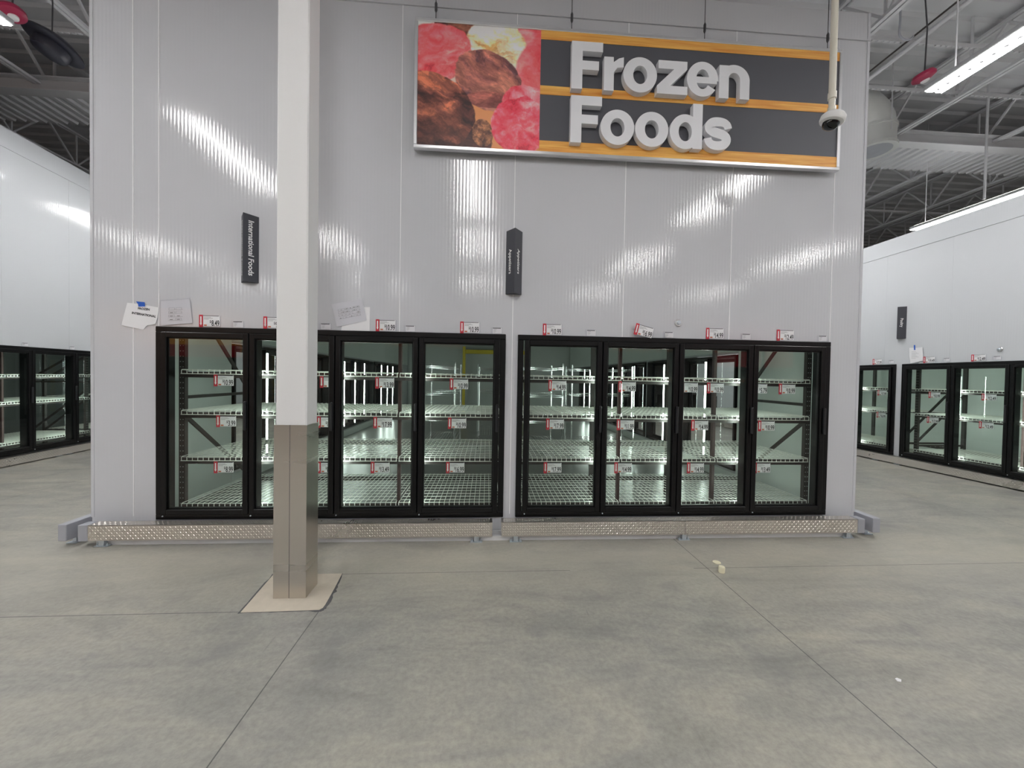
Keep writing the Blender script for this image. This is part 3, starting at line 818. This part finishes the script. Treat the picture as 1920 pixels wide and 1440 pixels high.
# ------------------------------------------------------------------ Frozen Foods sign
SX0, SX1, SZ0, SZ1 = 2.237, 6.301, 3.554, 4.708
t = thing('department_sign', 'long framed Frozen Foods sign with an ice cream picture hanging on cables', 'sign', (SX0, -.08, SZ0))
W, H = SX1-SX0, SZ1-SZ0
fr = .03
MB().bbox(0, W, -.005, .045, 0, fr, .004).bbox(0, W, -.005, .045, H-fr, H, .004).bbox(0, fr, -.005, .045, fr, H-fr, .004).bbox(W-fr, W, -.005, .045, fr, H-fr, .004).build('frame', 'aluminium', t)
MB().box(.02, W-.02, .012, .04, .02, H-.02).build('backing', 'panel_trim', t)
px = 3.375-SX0
MB().box(px, W-fr, .004, .012, fr, H-fr).build('dark_panel', 'sign_grey', t)
for a, c in ((4.597, 4.68), (4.1, 4.18), (3.583, 3.682)):
    MB().box(px, W-fr, .0005, .0038, max(a-SZ0, fr), min(c-SZ0, H-fr)).build('wood_strip', 'sign_wood', t)
# printed picture: scoops of ice cream, coloured point by point
def fbm(x, y, seed, octv=5, gain=.55):
    r = np.random.RandomState(seed); out = np.zeros_like(x); amp = 1.; tot = 0
    for o_ in range(octv):
        g_ = r.rand(64, 64); xi = np.floor(x).astype(int); yi = np.floor(y).astype(int); fx = x-xi; fy = y-yi
        fx = fx*fx*(3-2*fx); fy = fy*fy*(3-2*fy)
        G = lambda a, b_: g_[a % 64, b_ % 64]
        out += amp*((G(xi, yi)*(1-fx)+G(xi+1, yi)*fx)*(1-fy)+(G(xi, yi+1)*(1-fx)+G(xi+1, yi+1)*fx)*fy)
        tot += amp; amp *= gain; x = x*2.03+7.1; y = y*2.03+3.3
    return out/tot
def picture(w, h, n=420):
    nx, nz = n, int(n*h/w); U, V = np.meshgrid(np.linspace(0, 1, nx), np.linspace(0, 1, nz))
    vd = 1-V   # from the top
    c3 = lambda r, g_, b_: np.array(srgb(r, g_, b_))
    img = np.zeros((nz, nx, 3)); a = fbm(U*4, vd*4, 1)
    top = c3(205, 205, 200); bot = c3(196, 130, 84)
    k = np.clip((vd-.35)/.3, 0, 1)[..., None]; img[:] = top*(1-k)+bot*k
    def scoop(cx, cy, rx, ry, cols, fx, fy, seed, soft=.02, rot=0., rag=.08, shade=.25):
        dx, dy = U-cx, vd-cy; x = dx*math.cos(rot)+dy*math.sin(rot); y = -dx*math.sin(rot)+dy*math.cos(rot)
        e = np.sqrt((x/rx)**2+(y/ry)**2)+(fbm(U*9, vd*9, seed+1)-.5)*rag*2
        al = np.clip((1-e)/soft, 0, 1)[..., None]
        nz_ = fbm(x*fx+fbm(U*5, vd*5, seed+5)*1.5, y*fy+fbm(U*6, vd*6, seed+2)*1.8, seed, 6, .6)
        tt = np.clip((nz_-.28)/.44, 0, .999)*(len(cols)-1); i = np.floor(tt).astype(int); f_ = (tt-i)[..., None]
        pal = np.array([c3(*q) for q in cols]); q = pal[i]*(1-f_)+pal[np.minimum(i+1, len(cols)-1)]*f_
        rg = np.abs(fbm(x*fx*1.6+fbm(U*5, vd*5, seed+8), y*fy*1.6+fbm(U*6, vd*6, seed+9)*1.5, seed+7, 6, .62)-.5)*2
        q = q*(.72+.62*np.clip(rg*1.9, 0, 1))[..., None]
        q = q*(1-shade*np.clip(y/ry*.8+x/rx*.3, -.4, 1))[..., None]
        img[:] = img*(1-al)+q*al
    brown = [(58, 30, 28), (92, 52, 44), (120, 70, 56), (150, 92, 72)]
    scoop(.3, .02, .18, .1, brown, 6, 8, 11)
    scoop(.97, .1, .2, .2, [(205, 60, 70), (232, 96, 104), (240, 130, 132)], 5, 7, 12, .06)
    scoop(.63, .14, .25, .22, [(208, 160, 96), (236, 212, 170), (244, 234, 214), (250, 244, 228)], 3, 9, 13, .06, .25)
    scoop(.98, .36, .2, .26, [(214, 74, 82), (236, 106, 110), (240, 128, 126)], 4, 5, 14, .1)
    scoop(.13, .25, .33, .25, [(206, 56, 66), (232, 84, 92), (238, 112, 116), (242, 160, 156)], 4, 8, 15, .05, -.2)
    scoop(.57, .44, .3, .24, [(96, 62, 66), (146, 88, 80), (176, 110, 94), (196, 130, 108)], 3.2, 10, 16, .04, .55)
    scoop(.58, .6, .2, .07, [(110, 58, 54), (140, 78, 70), (176, 100, 88)], 5, 12, 17, .08)
    scoop(.2, .98, .42, .16, [(36, 20, 22), (58, 32, 30), (84, 46, 40)], 4, 10, 18, .03, -.1)
    scoop(.12, .71, .36, .3, [(46, 22, 22), (76, 38, 34), (104, 56, 46), (134, 74, 58), (186, 104, 76)], 3.4, 11, 19, .025, .5, .05, .55)
    scoop(.53, .88, .085, .12, [(44, 24, 20), (82, 48, 38), (130, 84, 60), (176, 116, 80)], 22, 22, 20, .05, 0, .2, .3)
    scoop(.88, .62, .2, .16, [(214, 62, 78), (240, 112, 124), (248, 158, 162)], 9, 9, 21, .05, 0, .1, .1)
    scoop(.84, .8, .25, .24, [(196, 40, 62), (226, 68, 86), (238, 98, 112), (248, 150, 156)], 10, 11, 22, .03, 0, .12, .25)
    img = np.clip(img*1.6, 0, .95)
    xs = np.linspace(0, w, nx); zs = np.linspace(0, h, nz)
    X, Z = np.meshgrid(xs, zs); vs = np.stack([X.ravel(), np.zeros(nx*nz), Z.ravel()], 1)
    i = np.arange(nx*nz).reshape(nz, nx)
    q = np.stack([i[:-1, :-1], i[:-1, 1:], i[1:, 1:], i[1:, :-1]], -1).reshape(-1, 4)
    me = bpy.data.meshes.new('picture'); me.from_pydata(vs.tolist(), [], q.tolist()); me.update()
    at = me.color_attributes.new('print', 'FLOAT_COLOR', 'POINT')
    rgba = np.ones((nx*nz, 4), np.float32); rgba[:, :3] = img.reshape(-1, 3); at.data.foreach_set('color', rgba.ravel())
    m, N, L, b_ = nmat('picture_print')
    va = N.new('ShaderNodeVertexColor'); va.layer_name = 'print'; L.new(va.outputs['Color'], b_.inputs['Base Color']); b_.inputs['Roughness'].default_value = .45
    me.materials.append(m)
    return me
po = link('picture', picture(px-fr, H-2*fr), t, (fr, .004, fr)); po['label'] = 'printed ice cream scoops in pink, vanilla and chocolate'
MB().box(fr, px, .006, .012, fr, H-fr).build('picture_board', 'paper_white', t)
# raised letters
KX = lambda x: CP.x+(x-CP.x)*.9815-SX0
KZ = lambda z: CP.z+(z-CP.z)*.9815-SZ0
YF, YBk = -.06, -.002
def ell(cx, cz, rx, rz, a0=0., a1=2*PI, n=40, closed=True):
    m_ = n if closed else n+1
    return [(cx+rx*math.cos(a0+(a1-a0)*k/n), cz+rz*math.sin(a0+(a1-a0)*k/n)) for k in range(m_)]
def ring(b, cx, cz, RX_, RZ_, rx, rz, a0=0., a1=2*PI, closed=True, n=44):
    o_ = ell(cx, cz, RX_, RZ_, a0, a1, n, closed); i_ = ell(cx, cz, rx, rz, a0, a1, n, closed); m_ = len(o_)
    vs = [(x, YF, z) for x, z in o_]+[(x, YF, z) for x, z in i_]+[(x, YBk, z) for x, z in o_]+[(x, YBk, z) for x, z in i_]; fs = []
    for k in range(m_ if closed else m_-1):
        j = (k+1) % m_
        fs += [(k, j, m_+j, m_+k), (2*m_+k, 3*m_+k, 3*m_+j, 2*m_+j), (j, k, 2*m_+k, 2*m_+j), (m_+k, m_+j, 3*m_+j, 3*m_+k)]
    if not closed: fs += [(0, m_, 3*m_, 2*m_), (m_-1, 3*m_-1, 4*m_-1, 2*m_-1)]
    b.add(vs, fs)
st = .092
def letter(ch, x0, x1, zb, cap, xh):
    b = MB(); xm = (x0+x1)/2; w = x1-x0; P_ = lambda q: b.prism(q, YF, YBk)
    if ch == 'F':
        P_([(x0, zb), (x0+st+.008, zb), (x0+st+.008, zb+cap*.41), (x1-.035, zb+cap*.41), (x1-.035, zb+cap*.6), (x0+st+.008, zb+cap*.6), (x0+st+.008, zb+cap-.084), (x1, zb+cap-.084), (x1, zb+cap), (x0, zb+cap)])
    elif ch == 'r':
        P_([(x0, zb), (x0+st, zb), (x0+st, zb+xh*.55), (x0+st+.03, zb+xh*.69), (x1, zb+xh*.72), (x1, zb+xh+.004), (x0+st+.045, zb+xh*.97), (x0+st-.004, zb+xh*.85), (x0+st-.004, zb+xh), (x0, zb+xh)])
    elif ch == 'o':
        ring(b, xm, zb+xh/2, w/2, xh/2+.008, w/2-st, xh/2-.068)
    elif ch == 'z':
        P_([(x0, zb), (x1, zb), (x1, zb+.075), (x0+.125, zb+.075), (x1-.005, zb+xh-.07), (x1-.005, zb+xh), (x0+.01, zb+xh), (x0+.01, zb+xh-.075), (x1-.13, zb+xh-.075), (x0, zb+.072)])
    elif ch == 'e':
        ring(b, xm, zb+xh/2, w/2, xh/2+.008, w/2-st+.004, xh/2-.062, math.radians(-4), math.radians(325), False)
        b.box(x0+.06, x1-.012, YF+.0004, YBk, zb+xh/2-.036, zb+xh/2+.022)
    elif ch == 'n':
        b.prism([(x0, zb), (x0+st, zb), (x0+st, zb+xh), (x0, zb+xh)], YF+.0008, YBk)
        cx = x0+st+(w-2*st)/2-.004; rx = x1-cx
        ring(b, cx, zb+xh-.135, rx, .143, rx-st, .07, 0, PI*.92, False)
        b.prism([(x1-st, zb), (x1, zb), (x1, zb+xh-.13), (x1-st, zb+xh-.13)], YF+.0004, YBk)
    elif ch == 'd':
        ring(b, xm-.008, zb+xh/2, w/2-.008, xh/2+.008, w/2-st, xh/2-.064)
        b.prism([(x1-st, zb), (x1, zb), (x1, zb+cap), (x1-st, zb+cap)], YF+.0008, YBk)
    elif ch == 's':
        u = [(.96,.70),(.9,.84),(.74,.93),(.5,.955),(.27,.92),(.13,.8),(.14,.66),(.3,.565),(.5,.52),(.72,.46),(.86,.36),(.87,.22),(.74,.09),(.5,.045),(.26,.075),(.1,.18),(.05,.32)]
        pts = []
        n = len(u)
        for i in range(n-1):      # smooth the path
            for k in range(4):
                t_ = k/4; p0, p1, p2, p3 = u[max(i-1,0)], u[i], u[i+1], u[min(i+2,n-1)]
                f_ = lambda a: .5*((2*p1[a])+(-p0[a]+p2[a])*t_+(2*p0[a]-5*p1[a]+4*p2[a]-p3[a])*t_**2+(-p0[a]+3*p1[a]-3*p2[a]+p3[a])*t_**3)
                pts.append((f_(0), f_(1)))
        pts.append(u[-1]); m_ = .034
        b.ribbon([(x0+m_+(w-2*m_)*a, zb+.03+(xh-.06)*c) for a, c in pts], [.072+.018*math.sin(PI*i/(len(pts)-1)) for i in range(len(pts))], YF, YBk)
    return b
for ch, a, c, base, cap in (('F',3.663,3.955,4.176,.432),('r',3.968,4.153,4.178,.43),('o',4.151,4.472,4.186,.43),('z',4.475,4.768,4.182,.43),('e',4.762,5.067,4.186,.43),('n',5.078,5.377,4.177,.43),
                            ('F',3.664,3.955,3.685,.43),('o',3.946,4.266,3.691,.43),('o',4.274,4.594,3.691,.43),('d',4.608,4.924,3.688,.42),('s',4.933,5.222,3.687,.43)):
    letter(ch, KX(a), KX(c), KZ(base), cap*.9815, .302).build('letter', 'letter_white', t)
for x in (2.42, 3.66, 4.93, 6.16):
    c_ = MB().tube([(x-SX0, .02, H-.005), (x-SX0, .02, 7.7-SZ0)], .0035, 6).lathe([(.004, .07), (.012, .09), (.012, .15), (.004, .17)], 8, (x-SX0, .02, H))
    c_.build('hanging_cable', 'cable_dark', t)

# ------------------------------------------------------------------ aisle blade signs
def blade(label, body, x, zb, zt, w, d, size, M=None, sides=(0, 1), tx=0.):
    """three-sided sign: two faces meeting in a front edge"""
    t = thing('aisle_sign', label, 'sign', group='three-sided aisle signs'); t.matrix_world = M or T(x, 0, zb)
    h = zt-zb
    MB().prismz([(-w/2, 0), (0, -d), (w/2, 0)], 0, h).build('body', 'small_sign_grey', t)
    L_ = math.hypot(w/2, d); an = math.atan2(d, w/2)
    for s in sides:
        # face frame: lettering reads downwards
        g_ = -1 if s == 0 else 1
        o_ = text('lettering', body, size, 'text_white', t, (0,0,0), align='CENTER', offset=size*.02, shear=0)
        mid = Vector((g_*w/4, -d/2, h/2)); nrm = Vector((g_*d, -w/2, 0)).normalized(); across = Vector((w/2, -d*(1 if s == 0 else -1), 0)).normalized()
        # local x (reading) -> down, local z (up of letters) -> towards +across
        up_ = across; rd_ = Vector((0, 0, -1)); yl = up_.cross(rd_)
        R_ = Matrix((rd_, yl, up_)).transposed().to_4x4()
        o_.matrix_local = Matrix.Translation(mid+nrm*.0012-up_*size*.33+up_*tx) @ R_
    return t
blade('dark three-sided sign reading Appetizers between the two door banks', 'Appetizers', 3.166, 2.28, 2.868, .152, .102, .052)
# International Foods: seen almost flat on, left face only
blade('dark three-sided sign reading International Foods left of the white column', 'International Foods', .785, 2.313, 2.903, .152, .102, .062)
blade('small dark sign reading Poultry on the right aisle wall', 'Poultry', 0, 0, .59, .152, .102, .055, RM @ T(-.0375, 0, 2.335))

# ------------------------------------------------------------------ camera on a pole
t = thing('security_camera', 'white dome security camera on a cream pole in front of the sign', 'security camera', (5.633, -.7, 3.57))
MB().tube([(0, 0, .2), (0, 0, 7.84-3.57)], .024, 14).build('pole', 'pole_cream', t, True)
MB().tube([(0, 0, .06), (0, 0, .09), (0, 0, .1), (0, 0, .215)], [.014, .014, .022, .022], 14).tube([(0, 0, .185), (0, 0, .235)], .029, 14).tube([(0, 0, .085), (0, 0, .12)], .027, 14).build('coupling', 'pole_cream', t, True)
hd = MB().lathe([(.03, .075), (.07, .062), (.084, .045), (.086, .015), (.08, .002), (.066, -.006)], 32).xform(Matrix.Rotation(math.radians(14), 4, 'Y') @ Matrix.Rotation(math.radians(8), 4, 'X'))
hd.build('housing', 'camera_white', t, True)
dm = MB().lathe([(.058, -.004), (.056, -.02), (.047, -.038), (.03, -.05), (.01, -.056)], 28).xform(Matrix.Rotation(math.radians(14), 4, 'Y') @ Matrix.Rotation(math.radians(8), 4, 'X'))
dm.build('dome', 'dome_glass', t, True)

# ------------------------------------------------------------------ ceiling lights
def light(x, y0, length=2.44, label='', group='linear ceiling lights', z=5.3):
    t = thing('linear_light', label, 'ceiling light', (x, y0, z), 0, group)
    MB().bbox(-.13, .13, 0, length, .012, .075, .01).build('housing', 'joist_white', t)
    for s in (-1, 1): MB().box(s*.07-.045, s*.07+.045, .02, length-.02, 0, .0118).build('led_lens', 'tube_light', t)
    for s in (-1, 1): MB().box(s*.08-.03, s*.08+.03, .1, length-.1, .0752, .08).build('added_uplight', 'added_uplight_glow', t)  # upward glowing strips added to brighten the ceiling
    lv = MB()
    for i in range(int(length/.11)): lv.box(-.022, .022, .05+i*.11, .075+i*.11, .002, .0118)
    lv.box(-.006, .006, .05, length-.05, .004, .0118)
    lo = lv.build('louver', 'joist_white', t)
    for y in (.25, length-.25): MB().tube([(0, y, .075), (0, y, 7.84-z)], .008, 6).build('hanger_rod', 'joist_white', t)
    return t
A = light(8.68, -1.33, label='long linear ceiling light hanging over the right aisle, top right corner')
lights = [(-2.5, -1.36, 'linear ceiling light over the left aisle, cut by the top left picture edge'), (13.45, 2.9, 'linear ceiling light peeking above the right aisle wall')]
for x, y, lab in lights: dup(A, (x, y, 5.3), label=lab)
BL = 'linear ceiling light hanging behind the camera, seen only as a streak in the panels'
for x, ys in ((-7.3, (-5.6, -10.3, -15.)), (-1.6, (-4.9, -9.2, -14.)), (2.6, (-5.6, -8.9, -13.6)), (7.75, (-5.4, -9.9, -14.5)), (12.6, (-4.5, -9., -14.)), (18.5, (-4.5, -9.2))):
    for y in ys: dup(A, (x, y, 5.3), label=BL, group='linear lights behind the camera')
for x, y, lab in ((-2.5, 2.6, 'unseen linear light added to brighten the left aisle, behind the freezer corner'), (8.68, 2.9, 'unseen linear light added to brighten the right aisle, behind the freezer corner'), (-2.6, 6.5, 'linear ceiling light deep in the left aisle behind the freezer corner'), (8.68, 6.5, 'linear ceiling light deep in the right aisle behind the freezer corner'), (13.45, -2., 'linear ceiling light right of the picture over the right wall')):  # first two: unseen lights added to brighten the side aisle walls
    dup(A, (x, y, 5.3), label=lab)

# ------------------------------------------------------------------ things under the roof
t = thing('horn_speaker', 'black round horn speaker hanging under the roof, top left', 'speaker', (-3.21, 2.25, 6.0))
R_ = Matrix.Rotation(math.radians(18), 4, 'Y') @ Matrix.Rotation(math.radians(-12), 4, 'X')
MB().lathe([(.05, .17), (.2, .13), (.3, .07), (.315, .04), (.3, .03), (.2, .02)], 36).xform(R_).build('baffle', 'horn_black', t, True)
MB().lathe([(.19, .03), (.19, -.06), (.17, -.1), (.1, -.125), (.03, -.13)], 32).xform(R_).build('driver', 'horn_black', t, True)
MB().tube([(0, 0, .15), (.01, 0, .6), (-.02, 0, 1.2), (-.02, 0, 1.75)], .008, 6).build('hanging_cable', 'cable_dark', t)
def alarm(label, loc):
    t = thing('alarm_bell', label, 'alarm', loc, 0, 'red alarms under the roof')
    R_ = Matrix.Rotation(math.radians(-20), 4, 'Y')
    MB().lathe([(.03, .09), (.11, .07), (.13, .03), (.125, 0), (.07, -.03)], 26).xform(R_).build('shell', 'alarm_red', t, True)
    MB().lathe([(.05, -.028), (.045, -.05), (.02, -.06)], 16).xform(R_).build('strobe_lens', 'camera_white', t, True)
    MB().tube([(0, 0, .08), (.02, 0, .7), (-.05, 0, 1.3), (-.05, 0, 1.85)], .009, 6).build('hanging_cable', 'cable_dark', t)
alarm('red round alarm hanging beside the light over the right aisle', (9.1, 1.56, 5.87))
alarm('red round alarm half hidden behind the light, top left corner', (-3.02, 1.63, 5.9))
t = thing('duct_elbow', 'cream round duct elbow under the roof behind the right freezer corner', 'duct', (10.55, 3.75, 6.2))
pts = [(0, 0, 0), (0, 0, .35)]+[(.0+.45*(1-math.cos(a)), 0, .35+.45*math.sin(a)) for a in (.4, .8, 1.2, PI/2)]+[(1.2, 0, .8)]
pts = [(-p[0]*.9+.1, p[1], p[2]) for p in pts]
MB().tube(pts, .34, 28).build('pipe', 'duct_paint', t, True)
MB().lathe([(.35, .04), (.37, .04), (.37, -.02), (.35, -.02)], 28, (.1, 0, 0)).lathe([(.35, .4), (.36, .4), (.36, .36), (.35, .36)], 28, (.1, 0, 0)).build('collar', 'duct_paint', t)
MB().lathe([(.33, .0), (.33, -.012), (.1, -.03)], 20, (.1, 0, -.005)).build('grille', 'grey_steel', t)
MB().tube([(.1, .34, .2), (.1, .34, 1.64)], .012, 6).tube([(.1, -.34, .2), (.1, -.34, 1.64)], .012, 6).build('hanger_rod', 'joist_white', t)
o = MB().tube([(9.62, -9, 6.9), (9.62, 28, 6.9)], .035, 10).build('sprinkler_pipe', 'joist_white'); tag(o, 'pale pipe running along under the roof over the right aisle', 'pipe')
o = MB().tube([(9.54, -9, 6.96), (9.54, 28, 6.96)], .014, 8).build('conduit', 'rack_bronze'); tag(o, 'thin dark conduit beside the pale pipe over the right aisle', 'conduit')
t = thing('steel_hook', 'grey curved hook hanging under the roof at the top right', 'hook', (9.0, 1.82, 6.75))
MB().tube([(0, 0, 1.09), (-.01, 0, .15)]+[(.12*math.cos(a)+.1, 0, .12*math.sin(a)) for a in np.linspace(PI*.9, PI*1.85, 12)], .014, 8).build('hook_bar', 'grey_steel', t, True)
for x, y, z0, lab in ((13.2, 3.8, 5.36, 'white hanger pole reaching from the roof to the light over the right wall'), (11.2, 2.6, 6.9, 'thin white drop rod under the roof over the right aisle')):
    o = MB().tube([(x, y, z0), (x, y, 7.84)], .022, 10).build('drop_pole', 'joist_white'); tag(o, lab, 'pole', 'drop poles under the roof')

# ------------------------------------------------------------------ small litter on the floor
t = thing('bottle_cap', 'cream cylindrical cap standing on the floor in front of the freezer', 'cap', (4.789, -.755, 0))
MB().lathe([(.022, 0), (.024, .004), (.024, .04), (.021, .046), (.008, .048)], 22).build('shell', 'cap_cream', t, True)
MB().lathe([(.0245, .03), (.0255, .034), (.0245, .038)], 22).build('rim', 'cap_cream', t, True)
o = MB().lathe([(.03, 0), (.032, .003), (.03, .006), (.02, .007)], 22, (4.845, -.6, 0)).build('round_lid', 'cap_cream', None, True); tag(o, 'flat cream lid lying on the floor beside the standing cap', 'lid')
o = MB().prismz([(5.02,-1.85),(5.035,-1.855),(5.05,-1.842),(5.04,-1.83),(5.025,-1.834)], 0, .003).build('paper_scrap', 'paper_white'); tag(o, 'tiny white paper scrap lying alone on the floor, right', 'scrap')

# ------------------------------------------------------------------ inside the freezer
def cart(label, x, y, w, d, h=1.75):
    t = thing('wire_shelving_unit', label, 'shelving unit', (x, y, 0), 0, 'chrome wire shelving units')
    for a in (0, w):
        for c in (0, d):
            p = MB().tube([(a, c, .05), (a, c, h)], .0135, 8).build('post', 'chrome', t, True)
            MB().lathe([(.016, .0), (.018, .01), (.016, .05)], 8, (a, c, 0)).build('foot', 'black_plastic', p)
    for z in (.3, .75, 1.2, 1.68):
        b = MB()
        for k in range(int(w/.05)+1): b.bar((k*.05, 0, z), (k*.05, d, z), .005)
        for c in (0, d/2, d):
            b.bar((0, c, z-.008), (w, c, z-.008), .007); b.bar((0, c, z-.035), (w, c, z-.035), .007)
        b.build('wire_shelf', 'chrome', t)
cart('chrome wire shelving unit inside the freezer behind the fourth column door', 1.75, 3.2, .62, 1.5)
cart('chrome wire shelving unit deep inside between the two door banks', 2.75, 4.3, .6, 1.5)
cart('chrome wire shelving unit behind the first door under the big sign', 3.5, 3.0, .75, 1.2)
cart('chrome wire shelving unit behind the second door under the big sign', 4.55, 3.6, 1.2, .6)
t = thing('door_guard_frame', 'yellow steel guard frame at the far end of the freezer', 'guard frame', (1.9, 12.6, 0))
MB().bbox(0, .12, 0, .12, 0, 2.75, .01).build('post', 'yellow_paint', t); MB().bbox(2.6, 2.72, 0, .12, 0, 2.75, .01).build('post', 'yellow_paint', t)
MB().bbox(.12, 2.6, .01, .11, 2.45, 2.62, .01).build('crossbar', 'yellow_paint', t)
# unseen invented racks and glowing signs, added for the glass doors to reflect
def added_pallet_rack(label, x, y, n=3):
    t = thing('added_pallet_rack', label, 'pallet rack', (x, y, 0), 0, 'pallet racks added behind the camera')
    for k in range(n+1):
        for c in (0, 1.0): MB().box(k*2.6-.05, k*2.6+.05, c-.04, c+.04, 0, 4.6).build('upright', 'rack_blue', t)
    for z in (1.5, 3.0, 4.4):
        MB().box(.05, n*2.6-.05, -.04, .0, z-.07, z+.07).build('beam', 'beam_orange', t)
        MB().box(.05, n*2.6-.05, 1.0, 1.04, z-.07, z+.07).build('beam', 'beam_orange', t)
added_pallet_rack('blue and orange pallet rack added behind the camera for the glass to reflect', -6., -16.)
added_pallet_rack('blue and orange pallet rack added behind the camera toward the right, for reflections', 9., -16.)
o = MB().bbox(-13.5, -8.5, -15.2, -15.1, 2.2, 4.4, .01).build('added_glow_sign', 'banner_orange'); tag(o, 'orange sign behind the camera, glow added to strengthen its reflection in the first column door', 'sign', 'signs with added glow behind the camera')
MB().box(-13.5, -8.5, -15.095, -15.08, 2.2, 2.75).build('red_band', 'banner_red', o)
MB().tube([(-13, -15.15, 4.4), (-13, -15.15, 7.75)], .01, 6).tube([(-9, -15.15, 4.4), (-9, -15.15, 7.75)], .01, 6).build('hanging_cable', 'cable_dark', o)
o = MB().bbox(14.5, 18.5, -15.2, -15.1, 2.2, 4.2, .01).build('added_glow_sign', 'banner_red'); tag(o, 'red sign behind the camera, glow added for reflection in the last door under the sign', 'sign', 'signs with added glow behind the camera')
MB().tube([(15, -15.15, 4.2), (15, -15.15, 7.75)], .01, 6).tube([(18, -15.15, 4.2), (18, -15.15, 7.75)], .01, 6).build('hanging_cable', 'cable_dark', o)

# ------------------------------------------------------------------ world and view
w = bpy.data.worlds.new('world'); SC.world = w; w.use_nodes = True
w.node_tree.nodes['Background'].inputs[0].default_value = (.9, .95, 1, 1); w.node_tree.nodes['Background'].inputs[1].default_value = .05
vs = SC.view_settings; vs.view_transform = 'Standard'; vs.look = 'None'; vs.gamma = 1; vs.use_curve_mapping = False; vs.exposure = .58
SC.cycles.use_denoising = True
SC.cycles.max_bounces = 10; SC.cycles.diffuse_bounces = 5; SC.cycles.glossy_bounces = 5; SC.cycles.transparent_max_bounces = 24
SC.cycles.sample_clamp_indirect = 8.
SC.cycles.caustics_reflective = False; SC.cycles.caustics_refractive = False
